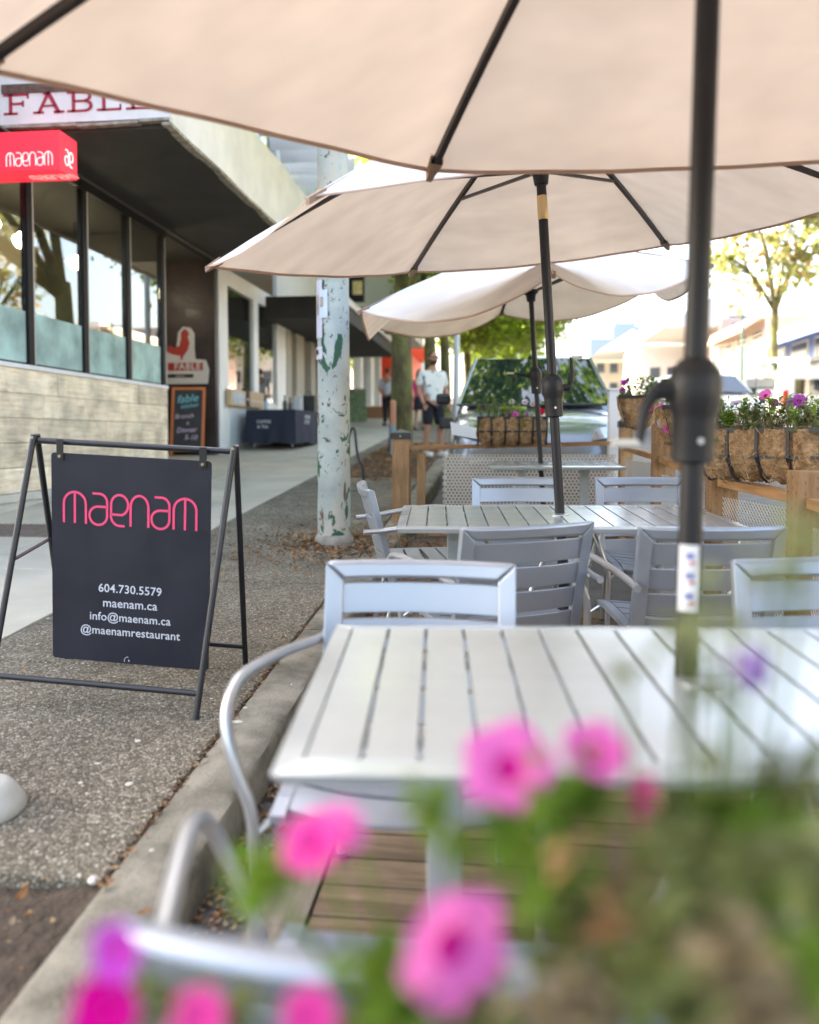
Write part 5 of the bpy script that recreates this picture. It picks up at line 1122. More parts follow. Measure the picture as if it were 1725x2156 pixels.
post(xl, fy0, P(836, 912, 7.6).z, .165, gz(fy0) - .02, cap=True)
post(xl + .19, fy0 + .03, zr - .05, .08, dz(fy0) - .03, marks=False)
post(xr, fy0 + .06, P(1320, 888, 7.7).z, .12, marks=True, cap=True)
rail((xl + .08, fy0, zr), (xr - .06, fy0 + .06, zr + .045), .10, .04); rail((xl + .26, fy0 + .02, dz(fy0) + .12), (xr - .06, fy0 + .06, dz(fy0) + .12), .05, .09)
pn = perforated(1.63, .78, .034, .0098, 'perforated_panel', M_perf, fence); pn.location = (xl + .40, fy0 - .035, dz(fy0) + .10)
# side fence along the street
sp = [(FXL + .03, 6.25, P(1390, 892, 6.2).z, .15), (FXL, 4.52, P(1500, 965, 4.4).z + .1, .14), (FXL + .13, 3.62, P(1680, 990, 3.5).z, .15), (FXL + .13, 2.2, P(1680, 990, 3.5).z - .06, .14), (FXL + .13, .9, P(1680, 990, 3.5).z - .1, .14)]
for i, (x, y, z, w_) in enumerate(sp): post(x, y, z, w_, cap=False)
prev = (xr, fy0)
for i, (x, y, z, w_) in enumerate(sp):
    ya, yb = prev[1] - .075, y + .078; xa, xb = prev[0], x
    rz_ = lambda yy: dz(yy) + .93
    rail((xa, ya, rz_(ya)), (xb, yb, rz_(yb)), .09, .045); rail((xa, ya, rz_(ya) - .78), (xb, yb, rz_(yb) - .78), .05, .09)
    e = expanded(abs(ya - yb) - .02, .68, .03, .0135, 'mesh_panel', M_perf if i == 0 else pbr('mesh_white', (.6, .58, .54), .5, .3), fence)
    d = Vector((xa - xb, ya - yb, 0)).normalized(); yv = Vector((0, 0, 1)).cross(d); e.matrix_world = Matrix((d, yv, Vector((0, 0, 1)))).transposed().to_4x4(); e.location = (xb - .03, yb, rz_(yb) - .72); prev = (x, y)
wp = thing('white_post', 'plain white square post behind the corner of the patio fence', 'post', RD(2.02, 8.0, gz(7.8) - .15)); MB().bb(-.055, .055, -.055, .055, 0, 1.42).build('shaft', M_white, wp, bevel=.008); MB().bb(-.065, .065, -.065, .065, 1.42, 1.44).build('cap', M_white, wp)
# ---------------- flower baskets
M_coir = pbr('coir', (.20, .11, .05), .95, col2=(.50, .32, .17), scale=26, detail=10, bump=1, bscale=60, bdist=.02)
M_fib = pbr('coir_fibre', (.55, .36, .20), .9, rnd=0)
M_wire = pbr('basket_iron', (.016, .016, .018), .45)
M_pet = {'pink': thin('petal_pink', (.78, .16, .50), (.95, .25, .65), .45, rnd=.12), 'magenta': thin('petal_magenta', (.55, .005, .24), (.75, .01, .34), .4, rnd=.1), 'throat': thin('petal_throat', (.55, .0, .22), (.6, .0, .25), .3), 'hot': thin('petal_hot', (.8, .08, .36), (.95, .12, .45), .45, rnd=.1), 'purple': thin('petal_purple', (.32, .18, .62), (.45, .25, .8), .4), 'white': thin('petal_white', (.75, .72, .8), (.8, .75, .8), .4), 'red': thin('petal_red', (.65, .02, .04), (.8, .03, .05), .4), 'violet': thin('petal_violet', (.48, .07, .50), (.7, .1, .7), .4, rnd=.1)}
M_fl = [thin('foliage_fresh', (.13, .23, .04), (.38, .54, .07), .5, rnd=.3), thin('foliage_mid', (.17, .20, .08), (.34, .38, .11), .45, rnd=.3), thin('foliage_dry', (.28, .22, .13), (.36, .29, .17), .35, rnd=.3), thin('foliage_grey', (.27, .30, .15), (.38, .42, .18), .45, rnd=.2), thin('foliage_rust', (.5, .28, .14), (.6, .34, .16), .4, rnd=.2)]
def petunia(par, loc, nrm, r, kind='pink', rg=random, name='flower'):
    nrm = Vector(nrm).normalized(); Mq = Vector((0, 0, 1)).rotation_difference(nrm).to_matrix(); ph = rg.uniform(0, 6)
    def f(u, v):
        a = 2 * math.pi * u; rad = r * (.06 + .94 * v) * (1 + .07 * math.cos(5 * a) * v) ; z = (-.55 * r * (1 - v) ** 1.8) + .09 * r * math.sin(10 * a + ph) * v * v + .05 * r * math.cos(5 * a) * v - .12 * r * v ** 3
        return Mq @ Vector((rad * math.cos(a), rad * math.sin(a), z)) + Vector(loc)
    mb = MB(); nu, nv = 30, 7
    vs = [f(i / nu, j / nv) for j in range(nv + 1) for i in range(nu)]; fs = []; ms = []
    mb.add(vs, [(j * nu + i, j * nu + (i + 1) % nu, (j + 1) * nu + (i + 1) % nu, (j + 1) * nu + i) for j in range(nv) for i in range(nu)])
    inner = {'pink': 'magenta', 'hot': 'throat', 'magenta': 'throat', 'white': 'violet', 'red': 'throat', 'purple': 'violet', 'violet': 'magenta'}[kind]
    mb.m = [(1 if j < 2 else 0) for j in range(nv) for i in range(nu)]
    tb = Mq @ Vector((0, 0, -.55 * r)) + Vector(loc); t2 = Mq @ Vector((0, 0, -1.2 * r)) + Vector(loc); mb.tube([tb, t2], [r * .09, r * .04], 6, 2)
    return mb.build(name, [M_pet[kind], M_pet[inner], M_fl[0]], par, smooth=True, fix=False)
def leaf_into(mb, base, d, L, W, rg, mi, arch=.25):
    d = d.normalized(); sd = d.cross(Vector((0, 0, 1)));
    if sd.length < .1: sd = Vector((1, 0, 0))
    sd.normalize(); up = sd.cross(d); pts = []
    for k, t in enumerate((0, .3, .65, 1)):
        c = base + d * L * t - Vector((0, 0, 1)) * arch * L * t * t; w_ = W * (.25, 1, .85, .05)[k]; pts += [c - sd * w_ + up * w_ * .3, c, c + sd * w_ + up * w_ * .3]
    mb.add(pts, [(i * 3 + j, i * 3 + j + 1, i * 3 + j + 4, i * 3 + j + 3) for i in range(3) for j in range(2)], mi)
def basket(label, origin, axis, W, Dp, H, nbar, seed, gap=.0):
    """origin: middle of the rim, axis: direction of the long side"""
    rg = random.Random(seed); t = thing('coir_basket', label, 'hanging basket', origin, rz=math.atan2(axis[1], axis[0]), group='coir lined baskets on the patio fence')
    def sec(u, q):   # u 0..1 round the trough profile from the front rim under to the back rim
        a = math.pi * u; k = .90 + .18 * abs(math.cos(a)); return Vector((0, -math.cos(a) * Dp / 2 * k, -math.sin(a) ** .7 * H))
    nu, nv = 34, 14
    def lin(u, v):
        x = -W / 2 + W * u; endk = 1 - max(0, (abs(x) - W / 2 + .07) / .07) ** 2 * .45
        p = sec(v, 0); nb_ = math.sin(u * math.pi * nbar) ** 2; lump = .012 * math.sin(u * 40 + seed) * math.sin(v * 13 + u * 9) + .02 * nb_
        p = Vector((x * (1 + .06 * math.sin(math.pi * v)), p.y * (endk) * (1 + lump * 6), p.z * (endk ** .7) * (1 + lump * 3) + .004))
        return p + Vector((rg.uniform(-.004, .004), rg.uniform(-.004, .004), rg.uniform(-.004, .004)))
    mb = MB().grid(lin, nu, nv); 
    for e in (0, nu): mb.add([], [])
    l_ = [j * (nu + 1) for j in range(nv + 1)]; mb.f.append(tuple(l_)); mb.m.append(0); mb.f.append(tuple(j * (nu + 1) + nu for j in range(nv + 1))[::-1]); mb.m.append(0)
    liner = mb.build('coir_liner', M_coir, t, smooth=True)
    fb_ = MB()
    for _ in range(900):
        u, v = rg.random(), rg.uniform(0, .9); p = Vector(lin(u, v)); out = Vector((rg.uniform(-1, 1), p.y * 6 + rg.uniform(-.5, .5), rg.uniform(-1, .6))).normalized(); d = Vector((rg.uniform(-1, 1), rg.uniform(-1, 1), rg.uniform(-1, 1))); Lf = rg.uniform(.02, .055)
        a = p + out * .002; b = p + out * rg.uniform(.004, .014) + d * Lf * .5; c = p + out * rg.uniform(.0, .01) + d * Lf + Vector((0, 0, -.006)); w_ = Vector((rg.uniform(-1, 1), rg.uniform(-1, 1), rg.uniform(-1, 1))) * .0009
        fb_.add([a - w_, a + w_, b + w_, b - w_, c + w_, c - w_], [(0, 1, 2, 3), (3, 2, 4, 5)])
    stuff(fb_.build('coir_fibres', M_fib, liner, fix=False))
    bw_, bt = .012, .004
    for s in (-1, 1): MB().beam((-W / 2 - .01, s * (Dp / 2 + .012), 0), (W / 2 + .01, s * (Dp / 2 + .012), 0), .005, .026).build('rim_bar', M_wire, t)
    for s in (-1, 1): MB().beam((s * (W / 2 + .01), -Dp / 2 - .012, 0), (s * (W / 2 + .01), Dp / 2 + .012, 0), .005, .026).build('rim_bar', M_wire, t)
    MB().beam((-W / 2 + .01, -Dp / 2 * 1.0 - .004, -H * .52), (W / 2 - .01, -Dp / 2 * 1.0 - .004, -H * .52), .005, .016).build('side_bar', M_wire, t)
    for k in range(nbar + 1):
        x = -W / 2 + W * k / nbar; pts = [(x, -Dp / 2 - .016, 0), (x, -Dp / 2 - .012, -H * .52), (x, -Dp / 2 * .62, -H * .92), (x, -Dp * .1, -H * 1.04), (x, Dp * .3, -H * .98), (x, Dp / 2 + .01, 0)]
        mb = MB()
        for a, b in zip(pts, pts[1:]): mb.beam(a, b, .016, .005, up=(1, 0, 0) if False else (0, 1, 0.01))
        mb.build('hoop', M_wire, t)
    MB().bb(-W / 2 + .02, W / 2 - .02, -Dp / 2 + .02, Dp / 2 - .02, -.05, -.025).build('potting_soil', M_soil, t)
    return t
def planting(label, origin, axis, W, Dp, seed, nros, ndry, flowers, hgt=.12, trail=.3, mix=(0, 0, 1), dense=1):
    rg = random.Random(seed); t = thing('flowering_plants', label, 'flowers', origin, rz=math.atan2(axis[1], axis[0]), group='petunias planted in the baskets')
    mb = MB(); st = MB()
    for k in range(nros):
        x = rg.uniform(-.5, .5) * W; y = rg.uniform(-.5, .5) * Dp; h = rg.uniform(.2, 1) * hgt; top = Vector((x + rg.uniform(-.04, .04), y + rg.uniform(-.05, .03), h)); b = Vector((x, y, -.03))
        if rg.random() < trail: top = Vector((x + rg.uniform(-.05, .05), -Dp * .55 - rg.uniform(0, .05), rg.uniform(-.12, .04)))
        st.tube([b, (b + top) / 2 + Vector((0, -.01, .02)), top], [.0022, .002, .0014], 5)
        mi = mix[rg.randrange(len(mix))]
        for q in range(int(13 * dense)):
            t_ = rg.uniform(.45, 1); c = b + (top - b) * t_; a = q * 2.4; el = rg.uniform(.1, 1.1); d = Vector((math.cos(a), math.sin(a), el)); leaf_into(mb, c, d, rg.uniform(.03, .06), rg.uniform(.007, .012), rg, mi, rg.uniform(.1, .5))
    for k in range(ndry):
        x = rg.uniform(-.5, .5) * W; y = rg.uniform(-.5, .5) * Dp; b = Vector((x, y, -.02)); top = b + Vector((rg.uniform(-.06, .06), rg.uniform(-.07, .04), rg.uniform(.04, hgt * 1.1)))
        st.tube([b, (b + top) / 2 + Vector((rg.uniform(-.02, .02), 0, .01)), top], [.0018, .0014, .0008], 4)
        for q in range(12): c = b + (top - b) * rg.uniform(.3, 1); leaf_into(mb, c, Vector((rg.uniform(-1, 1), rg.uniform(-1, 1), rg.uniform(-.6, 1))), rg.uniform(.012, .028), .003, rg, 2 if rg.random() < .8 else 3, .4)
    stuff(mb.build('foliage', M_fl, t, fix=False)); stuff(st.build('stems', M_fl[1], t))
    for (x, y, z, nx, ny, nz, r_, kd) in flowers:
        petunia(t, (x, y, z), (nx, ny, nz), r_, kd, rg)
    return t
# far basket on the cross fence
o1 = P(1078, 880, 7.45); basket('coir basket hung on the far cross rail in front of the parked car', o1, (1, .02), .62, .22, .24, 5, 21)
planting('pink and white petunias in the basket on the far cross rail', o1, (1, .02), .6, .2, 31, 34, 26,
         [(-.25, -.1, -.02, 0, -1, .2, .03, 'pink'), (-.02, -.1, .02, 0, -1, .2, .03, 'violet'), (.03, -.11, .03, .2, -1, .2, .03, 'pink'), (.0, 0, .15, 0, -1, .4, .028, 'white'), (.12, .02, .15, 0, -1, .5, .03, 'white'), (.19, 0, .13, 0, -1, .3, .026, 'white'), (.26, -.08, .06, 0, -1, .4, .034, 'red'), (.13, -.1, .01, 0, -1, .1, .022, 'violet'), (.36, -.05, .04, 0, -1, 0, .02, 'red')], .2)
# basket on the tall corner posts
o2 = P(1345, 838, 6.75); basket('coir basket end-on beside the far corner post', o2, (.25, 1), .55, .24, .25, 4, 22)
planting('tall petunias in the basket at the far corner post', o2, (.25, 1), .5, .25, 32, 40, 16,
         [(-.2, .1, .12, -1, -.3, .2, .026, 'violet'), (-.1, .12, .06, -1, 0, .2, .028, 'violet'), (-.3, -.1, -.09, -1, -.2, 0, .034, 'hot'), (-.28, .0, -.1, -1, 0, 0, .03, 'pink'), (-.32, -.2, -.08, -1, 0, 0, .025, 'pink'), (.1, .1, .16, -1, 0, .3, .02, 'violet'), (.15, -.1, .17, -1, 0, .3, .022, 'white')], .19, .2)
o3 = P(1432, 860, 5.5); basket('coir basket hidden behind the crank of the near parasol', o3, (.12, 1), .6, .24, .25, 4, 23)
planting('pale grey foliage and petunias behind the crank of the near parasol', o3, (.12, 1), .5, .25, 33, 34, 20, [(-.2, .12, -.1, -1, 0, 0, .04, 'white'), (-.1, .1, .1, -1, 0, .3, .025, 'white'), (-.28, .1, -.14, -1, 0, 0, .03, 'pink')], .15, .3, (3, 0, 3))
# near right basket, the sharp one
o4 = P(1625, 906, 3.95); o4.x += .0
ax4 = Vector((.62, -.6, 0)).normalized()
basket('large coir basket with black iron bars at the right, on the side fence rail', o4, ax4, .60, .27, .245, 4, 24)
planting('fresh green and dried plants with pink petunias in the large basket at the right', o4 + Vector((0, 0, .005)), ax4, .64, .30, 34, 95, 170,
         [(-.03, -.02, .17, -.2, -.9, .5, .034, 'pink'), (.0, .02, .13, .5, -.8, .2, .022, 'violet'), (.14, -.02, .135, .5, -1, -.1, .03, 'violet'), (.09, .0, .125, -.4, -1, .2, .026, 'purple'), (-.2, .02, .14, 0, -.6, 1, .03, 'white'), (-.27, -.12, .0, -.6, -1, .3, .035, 'pink'), (-.1, -.15, .02, 0, -1, .3, .01, 'pink'), (.1, .06, .155, 0, -1, .3, .018, 'white')], .17, .12, (0, 0, 3))
# ---------------- the maenam a-frame sign
M_sf = pbr('sign_black_paint', (.012, .013, .018), .42, .1, coat=.1); M_sb = pbr('sign_board_navy', (.012, .0135, .022), .5, col2=(.017, .0185, .028), scale=4, spec=.35, rvar=.12, detail=8)
M_pink = pbr('pink_lettering', (.80, .06, .17), .5); M_wl = pbr('white_lettering', (.55, .57, .63), .5)
fr_ = G(412, 1515); bk_ = G(517, 1398)
yc = (fr_.y + bk_.y) / 2; xr_ = (fr_.x + bk_.x) / 2; zg = gz(yc)
sg_ = thing('sidewalk_sign', 'black a-frame pavement sign reading maenam in pink with white contact lines', 'sign board', (xr_, yc, zg)); sg_.rotation_euler = (math.atan(SL), R(3.0), R(.0))
SW_ = .90; SH = 1.075; hy = (bk_.y - fr_.y) / 2
topR = Vector((.035, 0, SH)); topL = Vector((-SW_ + .03, 0, SH))
extra = -.055
for s, nm in ((-1, 'front'), (1, 'rear')):
    MB().tube([topR + Vector((0, s * .012, .012)), (0, s * hy, 0)], .0135, 14).build('leg', M_sf, sg_, smooth=True)
    MB().tube([topL + Vector((0, s * .012, .012)), (-SW_ - .01, s * hy, extra)], .0135, 14).build('leg', M_sf, sg_, smooth=True)
    k = .09; MB().tube([(.0032, s * hy * (1 - k), SH * k), (-SW_ - .006, s * hy * (1 - k), SH * k - .0)], .0125, 12).build('cross_bar', M_sf, sg_, smooth=True)
MB().tube([topR + Vector((.0, -.0, -.012)), topL + Vector((0, 0, -.012))], .0135, 14).build('top_bar', M_sf, sg_, smooth=True)
for tp in (topR, topL): MB().tube([tp + Vector((0, -.03, .002)), tp + Vector((0, .034, .002))], .007, 10).build('hinge_bolt', M_steel, sg_)
A = Vector((-SW_ * .985, -hy * .45, SH * .52)); MB().beam(A + Vector((.0, -.0, 0)), Vector((-SW_ * .985 + .012, hy * .45, SH * .56)), .005, .02, up=(1, 0, 0)).build('stay_bar', M_sf, sg_)
bY = -.026; BX0, BX1, BZ1, BZ0 = -SW_ + .118, -.058, SH - .058, SH - 1.0 + .015
def rrect(x0, x1, z0, z1, r, n=5):
    return arc(x1 - r, z1 - r, r, r, 0, 90, n) + arc(x0 + r, z1 - r, r, r, 90, 180, n) + arc(x0 + r, z0 + r, r, r, 180, 270, n) + arc(x1 - r, z0 + r, r, r, 270, 360, n)
board = MB().prism(rrect(BX0, BX1, BZ0, BZ1, .014), (0, bY, 0), (1, 0, 0), (0, 0, 1), .005).build('board', M_sb, sg_)
BW_, BH_ = BX1 - BX0, BZ1 - BZ0
for fx in (.155, .93):
    x = BX0 + BW_ * (fx - .1) if fx < .5 else BX0 + BW_ * .95
    if fx < .5: x = BX0 + BW_ * .06
    cl_ = MB().bb(x - .016, x + .016, bY - .007, bY - .0035, BZ1 - .03, SH + .002).build('hanging_clip', M_blk, sg_, bevel=.001)
    MB().tube([(x, bY - .007, BZ1 - .014), (x, bY - .013, BZ1 - .014)], .0065, 12).build('clip_screw', pbr('brass_screw', (.45, .4, .28), .35, .8) if fx < .5 else bpy.data.materials['brass_screw'], cl_)
yl = bY - .0012
def on_board(u, v): return (BX0 + BW_ * u, yl, BZ1 - BH_ * v)
uw = BW_ * .833 / 4.33; lines = [[(x * uw, y * uw * 1.0) for x, y in ln] for ln in maenam_lines()]
mb = strokes(lines, .0105, .0007); p0 = on_board(.08, .33); mb.v = [(p0[0] + x, yl - z, p0[2] + y) for x, y, z in mb.v]
lo_ = mb.build('maenam_lettering', M_pink, board, fix=False)
for txt, v, hgt_, uc in (('604.730.5579', .637, .052, .5), ('maenam.ca', .708, .052, .5), ('info@maenam.ca', .777, .052, .5), ('@maenamrestaurant', .846, .052, .5)):
    o = link('contact_lettering', text_mesh(txt, hgt_ * 1.0, M_wl, .0003, bold=.0004, sp=1.03), board); o.matrix_local = frame_mat(on_board(uc, v), (1, 0, 0), (0, 0, 1))
    wv = o.dimensions.x
    tgt = {'604.730.5579': .40, 'maenam.ca': .345, 'info@maenam.ca': .515, '@maenamrestaurant': .635}[txt] * BW_
    ww_ = max(v.co.x for v in o.data.vertices) - min(v.co.x for v in o.data.vertices); k = tgt / ww_
    for vv in o.data.vertices: vv.co.x *= k; vv.co.y *= k
sc_ = strokes([arc(0, 0, .014, .017, 70, 200, 10), [(.006, -.004), (.006, .006)], [(.012, .0), (.004, .001)]], .0022, .0005); q0 = on_board(.485, .985); sc_.v = [(q0[0] + x, yl - z, q0[2] + y) for x, y, z in sc_.v]; sc_.build('scratch', M_wl, board, fix=False)
gm_ = MB()
for i in range(26):
    px_, py_, r_ = (272, 1651, .016) if i == 0 else ((500, 1520, .02) if i == 1 else (U(20, 620), U(1180, 1800), U(.004, .011)))
    g0 = G(px_, py_); gm_.lathe([(0, .0), (r_, .0), (r_ * .7, .002), (0, .0025)], 9, c=(g0.x, g0.y, g0.z + .001), M=Matrix.Diagonal((U(.6, 1.3), U(.6, 1.3), 1)))
tag(gm_.build('gum_spots', pbr('old_gum', (.5, .48, .43), .8)), kind='stuff')
# ---------------- people
M_skin = pbr('skin', (.42, .22, .14), .55, sub=0); M_hair = pbr('brown_hair', (.06, .03, .018), .8)
M_shirt = pbr('floral_shirt', (.66, .68, .66), .8, col2=(.16, .24, .28), scale=11, detail=2, lo=.60, hi=.66); M_short = pbr('dark_shorts', (.014, .014, .022), .85)
def skin_mesh(name, joints, edges, mat, par, root=0, lv=2):
    me = bpy.data.meshes.new(name); me.from_pydata([j[:3] for j in joints], edges, []); o = bpy.data.objects.new(name, me); COL.objects.link(o)
    sk = o.modifiers.new('s', 'SKIN'); sk.use_smooth_shade = True; ss = o.modifiers.new('b', 'SUBSURF'); ss.levels = lv; ss.render_levels = lv
    for i, j in enumerate(joints):
        r_ = j[3]; me.skin_vertices[0].data[i].radius = r_ if isinstance(r_, tuple) else (r_, r_); me.skin_vertices[0].data[i].use_root = (i == root)
    bpy.context.view_layer.update(); m2 = bpy.data.meshes.new_from_object(o.evaluated_get(bpy.context.evaluated_depsgraph_get())); bpy.data.objects.remove(o)
    m2.materials.clear(); m2.materials.append(mat); m2.polygons.foreach_set('use_smooth', [True] * len(m2.polygons)); m2.name = name
    return link(name, m2, par)
def person(label, loc, rz, shirt, lower, long_pants=False, glasses=True, skirt=False, hold=True, hair=M_hair, scale=1.0, longhair=False):
    t = thing('person', label, 'person', loc, rz=rz, group='people on the pavement'); t.scale = (scale,) * 3
    # faces local -Y; one foot slightly ahead, arms relaxed, right hand at the hip
    J = [(0, 0, .98, (.15, .11)), (0, .01, 1.15, (.15, .115)), (0, .02, 1.36, (.165, .115)), (0, .01, 1.49, .07), (0, 0, 1.58, .055),
         (-.10, 0, .9, .088), (-.11, -.01, .5, .062), (-.12, .02, .28, .055), (-.12, .02, .08, .038), (-.13, -.13, .035, .036),
         (.10, 0, .9, .088), (.12, -.05, .5, .062), (.13, -.03, .28, .055), (.13, -.02, .08, .038), (.15, -.17, .035, .036),
         (-.2, .02, 1.42, .058), (-.25, .05, 1.15, .044), (-.24, -.08, .95, .032), (-.225, -.13, .89, .03),
         (.2, .02, 1.42, .058), (.27, .04, 1.16, .044), (.25, -.10, .98, .032), (.22, -.17, .93, .03)]
    E = [(0, 1), (1, 2), (2, 3), (3, 4), (0, 5), (5, 6), (6, 7), (7, 8), (8, 9), (0, 10), (10, 11), (11, 12), (12, 13), (13, 14), (2, 15), (15, 16), (16, 17), (17, 18), (2, 19), (19, 20), (20, 21), (21, 22)]
    body = skin_mesh('body', J, E, M_skin, t)
    hd = MB(); 
    def hf(u, v):
        a = 2 * math.pi * u; b = math.pi * (v - .5); x = .076 * math.cos(b) * math.cos(a); y = .096 * math.cos(b) * math.sin(a); z = .118 * math.sin(b)
        if z < -.02: k = 1 + (z + .02) * 3.2; x *= k; y = y * k - .012 * (1 - k)
        if y < 0 and abs(x) < .018 and -.035 < z < .012: y -= .016
        return (x, y - .015, z + 1.685)
    hd.grid(hf, 28, 20); head = hd.build('head', M_skin, t, smooth=True)
    for s in (-1, 1):
        MB().lathe([(0, 0), (.012, 0), (.02, .014), (.012, .02), (0, .02)], 10, c=(s * .075, 0, 1.685), M=Matrix.Rotation(R(90 * s), 3, 'Y')).build('ear', M_skin, head)
        MB().lathe([(0, -.006), (.009, -.004), (.009, .004), (0, .006)], 8, c=(s * .03, -.098, 1.70)).build('eye', M_blk, head)
        for k in range(4): 
            x0 = s * (.225 - .0) ; bx_ = x0 + (k - 1.5) * .017 * (1 if s > 0 else 1); yb_ = -.13 if s < 0 else -.17; zb_ = .875 if s < 0 else .91
            MB().tube([(bx_, yb_ - .005, zb_), (bx_, yb_ - .02, zb_ - .045), (bx_ - s * .004, yb_ - .012, zb_ - .075 - .006 * (k in (1, 2)))], [.0095, .008, .006], 7).build('finger', M_skin, body)
        MB().tube([(s * .2, (-.14 if s < 0 else -.18), .90), (s * .185, (-.16 if s < 0 else -.2), .86), (s * .185, (-.165 if s < 0 else -.2), .835)], [.011, .009, .007], 7).build('thumb', M_skin, body)
    MB().box((0, -.1, 1.645), (.045, .012, .01)).build('mouth', pbr('lips', (.3, .1, .08), .6) if 'lips' not in bpy.data.materials else bpy.data.materials['lips'], head, bevel=.003)
    h2 = MB().grid(lambda u, v: (lambda a, b: (.082 * math.cos(b) * math.cos(a), .104 * math.cos(b) * math.sin(a) + .004 + .0, .122 * math.sin(b) + 1.692))(2 * math.pi * u, (-.15 + (.5 + .15) * v) * math.pi if (math.sin(2 * math.pi * u) > -.35) else (.16 + .34 * v) * math.pi), 32, 10).build('hair', hair, head, smooth=True)
    if longhair: MB().tube([(0, .07, 1.72), (0, .1, 1.6), (0, .1, 1.42)], [.07, .09, .06], 12).build('hair_back', hair, head, smooth=True)
    if glasses:
        g = MB()
        for s in (-1, 1): g.box((s * .032, -.116, 1.702), (.05, .008, .034)); g.beam((s * .06, -.112, 1.71), (s * .08, .0, 1.712), .004, .008)
        g.beam((-.01, -.118, 1.708), (.01, -.118, 1.708), .005, .005); g.build('sunglasses', M_blk, head, bevel=.003)
        MB().grid(lambda u, v: (lambda a, b: (.07 * math.cos(b) * math.cos(a), -.02 - .088 * math.cos(b) * abs(math.sin(a)), 1.632 + .05 * math.sin(b)))(math.pi * u, math.pi * (v - .5)), 14, 10).build('beard', hair, head, smooth=True)
    JS = [(0, 0, .93, (.175, .135)), (0, .01, 1.15, (.172, .13)), (0, .02, 1.38, (.182, .125)), (0, .01, 1.47, .088), (-.2, .02, 1.43, .075), (-.245, .04, 1.2, .072), (.2, .02, 1.43, .075), (.26, .04, 1.2, .072)]
    skin_mesh('shirt', JS, [(0, 1), (1, 2), (2, 3), (2, 4), (4, 5), (2, 6), (6, 7)], shirt, t, root=1)
    lg = .08 if long_pants else .52
    JP = [(0, 0, 1.0, (.155, .12)), (-.10, 0, .86, .112), (-.11, -.01, lg, .092 if not long_pants else .06), (.10, 0, .86, .112), (.12, -.04, lg, .092 if not long_pants else .06)]
    if skirt: MB().lathe([(.12, 1.02), (.17, .9), (.2, .62), (.19, .6)], 24).build('skirt', lower, t, smooth=True)
    else: skin_mesh('trousers' if long_pants else 'shorts', JP, [(0, 1), (1, 2), (0, 3), (3, 4)], lower, t)
    for s, x, y in ((-1, -.125, -.06), (1, .14, -.1)): MB().box((x, y, .045), (.095, .27, .09)).build('shoe', M_white if glasses else M_dark, t, bevel=.03)
    return t
mp = gp(912, 14.3); mp.z -= .0
man = person('man in a pale patterned short sleeved shirt, dark shorts and sunglasses standing on the pavement', mp, R(32), M_shirt, M_short, scale=1.03)
M_pk = pbr('pink_top', (.65, .03, .2), .8); M_gw = pbr('pale_vest', (.5, .52, .58), .8)
person('person in a bright pink top and dark skirt half hidden behind the man', gp(884, 22), R(170), M_pk, M_short, glasses=False, skirt=True, scale=.92, longhair=True)
person('person in a pale top and dark trousers half hidden behind the mossy trunk', gp(817, 24), R(160), M_gw, M_short, long_pants=True, glasses=False, scale=.97)
# bag held at the man's side
bp_ = mp + Vector((.24, -.05, .50)); bg = thing('shoulder_bag', 'black bag held in the left hand of the man with sunglasses', 'bag', bp_); MB().box((0, 0, .1), (.26, .12, .2)).build('pouch', M_blk, bg, bevel=.03); MB().tube(smoothpath([(-.1, 0, .22), (-.06, 0, .3), (.06, 0, .3), (.1, 0, .22)], 4), .008, 6).build('handle', M_blk, bg)
# ---------------- flowers right in front of the viewer
nbk = RD(.20, .62, CAM_Z - .62)
basket('coir basket right below the viewer holding the blurred petunias', nbk, (1, .0), 1.0, .26, .24, 5, 41)
def clump(label, items, flowers, origin, seed, group='blurred petunias in front of the viewer'):
    rg = random.Random(seed); O = Vector(origin); t = thing('petunia_plant', label, 'flowers', O, group=group); mb = MB(); st = MB()
    for (px, py, d, rpx, mi, n) in items:
        c = P(px, py, d) - O; rr_ = rpx / FPX * d
        st.tube([Vector((c.x * .3, rg.uniform(-.03, .03), 0)), Vector((c.x * .7, c.y * .7, c.z * .55)), c], [.003, .0025, .0015], 5)
        for k in range(int(n * (2.0 if mi != 3 else 1.1))):
            p = c + Vector((rg.gauss(0, .5), rg.gauss(0, .5), rg.gauss(0, .5))) * rr_; d_ = Vector((rg.uniform(-1, 1), rg.uniform(-1, 1), rg.uniform(-.4, 1))); L_ = min(.05, rr_ * 1.3) * rg.uniform(.6, 1.2)
            leaf_into(mb, p, d_, L_, L_ * .30, rg, mi, .3)
    stuff(mb.build('foliage', M_fl, t, fix=False)); stuff(st.build('stems', M_fl[0], t))
    for (px, py, d, rpx, kd, nx, ny, nz) in flowers:
        c = P(px, py, d) - O; petunia(t, c, (RV * nx - FL * ny + Vector((0, 0, nz))), rpx / FPX * d, kd, rg)
        st2 = MB().tube([c + (FL * .02), Vector((c.x * .8, c.y * .8, c.z * .5)), Vector((c.x * .5, 0, 0))], [.002, .0022, .003], 5).build('flower_stem', M_fl[0], t)
    return t
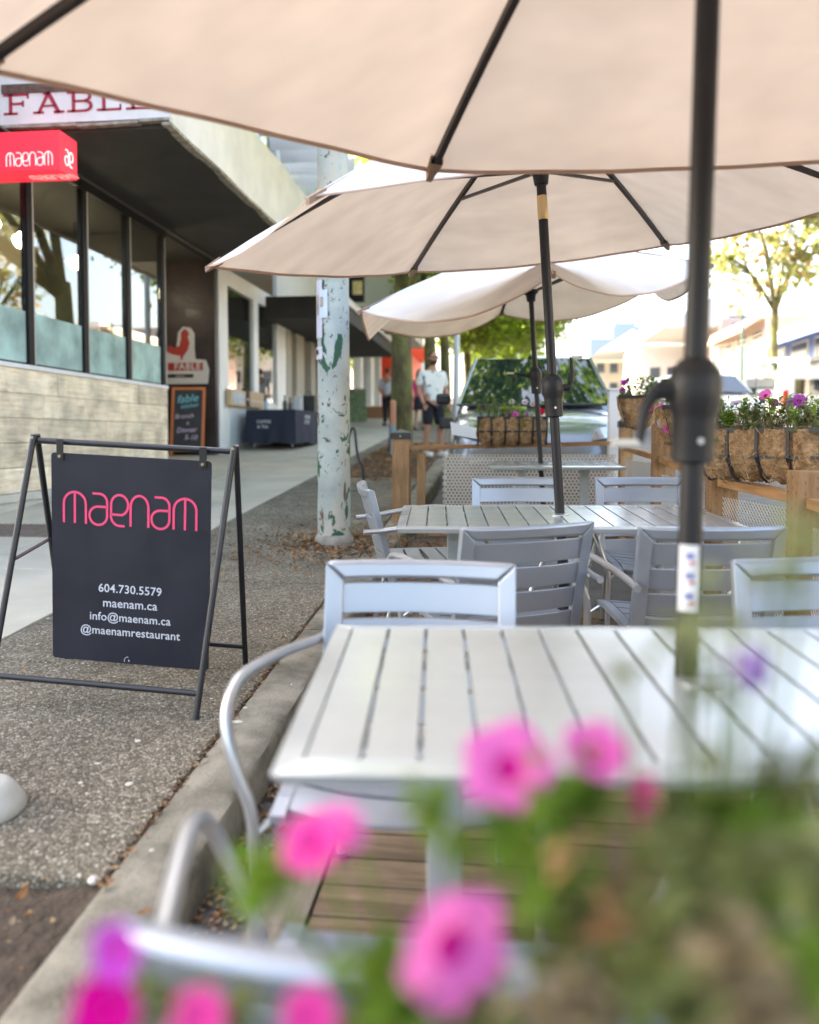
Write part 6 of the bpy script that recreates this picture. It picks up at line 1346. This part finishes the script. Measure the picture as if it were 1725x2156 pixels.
clump('blurred plant with the large pink petunia at the lower middle of the view', [(815, 2060, .5, 58, 0, 34), (760, 2145, .52, 40, 1, 14), (900, 1700, .55, 45, 0, 20), (1000, 2130, .5, 60, 1, 22), (850, 2120, .48, 60, 0, 22), (1120, 1700, .55, 62, 0, 34), (1230, 1665, .55, 52, 0, 26), (1050, 1780, .54, 42, 0, 12), (1160, 1850, .5, 55, 0, 20), (1200, 2000, .5, 70, 1, 22), (960, 1790, .56, 38, 0, 10)],
      [(968, 2010, .47, 130, 'pink', .5, 1, .1), (1068, 1608, .56, 98, 'pink', -.2, .8, .7), (1257, 1572, .56, 72, 'pink', 0, .6, .9), (1362, 1690, .55, 62, 'hot', .8, .8, .2)], nbk, 51)
clump('blurred plant with pink blooms at the lower left of the view', [(560, 1855, .52, 48, 0, 26), (520, 1810, .53, 32, 0, 12), (430, 2120, .48, 40, 0, 14), (500, 2140, .48, 45, 1, 14), (360, 2120, .5, 40, 1, 12), (300, 2100, .5, 40, 1, 8)],
      [(655, 1765, .52, 72, 'hot', -.3, .6, .9), (735, 1738, .53, 52, 'pink', .8, .5, .6), (238, 2008, .48, 62, 'violet', -.3, 1, .3), (215, 2135, .47, 75, 'magenta', 0, .9, .5), (415, 2142, .46, 60, 'hot', 0, .8, .7), (650, 2140, .47, 60, 'hot', .1, .8, .7)], nbk, 52)
clump('blurred green and brown foliage mass at the lower right of the view', [(1500, 1850, .48, 90, 1, 46), (1600, 1760, .5, 80, 0, 34), (1500, 1990, .45, 95, 1, 46), (1420, 1700, .52, 40, 1, 18), (1680, 1650, .5, 60, 1, 22), (1650, 1900, .45, 95, 1, 40), (1400, 2080, .45, 90, 1, 40), (1600, 2080, .42, 110, 2, 44), (1700, 2000, .42, 80, 0, 24), (1340, 1900, .5, 60, 2, 20), (1290, 1980, .48, 60, 4, 14), (1190, 1800, .5, 34, 4, 9), (1700, 1800, .45, 60, 3, 26), (1480, 1600, .5, 40, 3, 12), (1440, 1350, .5, 60, 3, 16), (1320, 1400, .52, 36, 3, 9), (1700, 1130, .5, 62, 3, 16), (1640, 1210, .5, 60, 3, 14), (1480, 1250, .5, 50, 3, 9), (1560, 1330, .5, 40, 3, 9), (1520, 1470, .5, 50, 3, 12), (1250, 2120, .45, 60, 2, 20), (1150, 2140, .45, 60, 2, 16)],
      [(1590, 1405, .52, 42, 'purple', .3, .8, .4), (1545, 1390, .5, 26, 'white', -.3, .8, .4), (1690, 1960, .42, 30, 'white', 0, .9, .3)], nbk, 53)
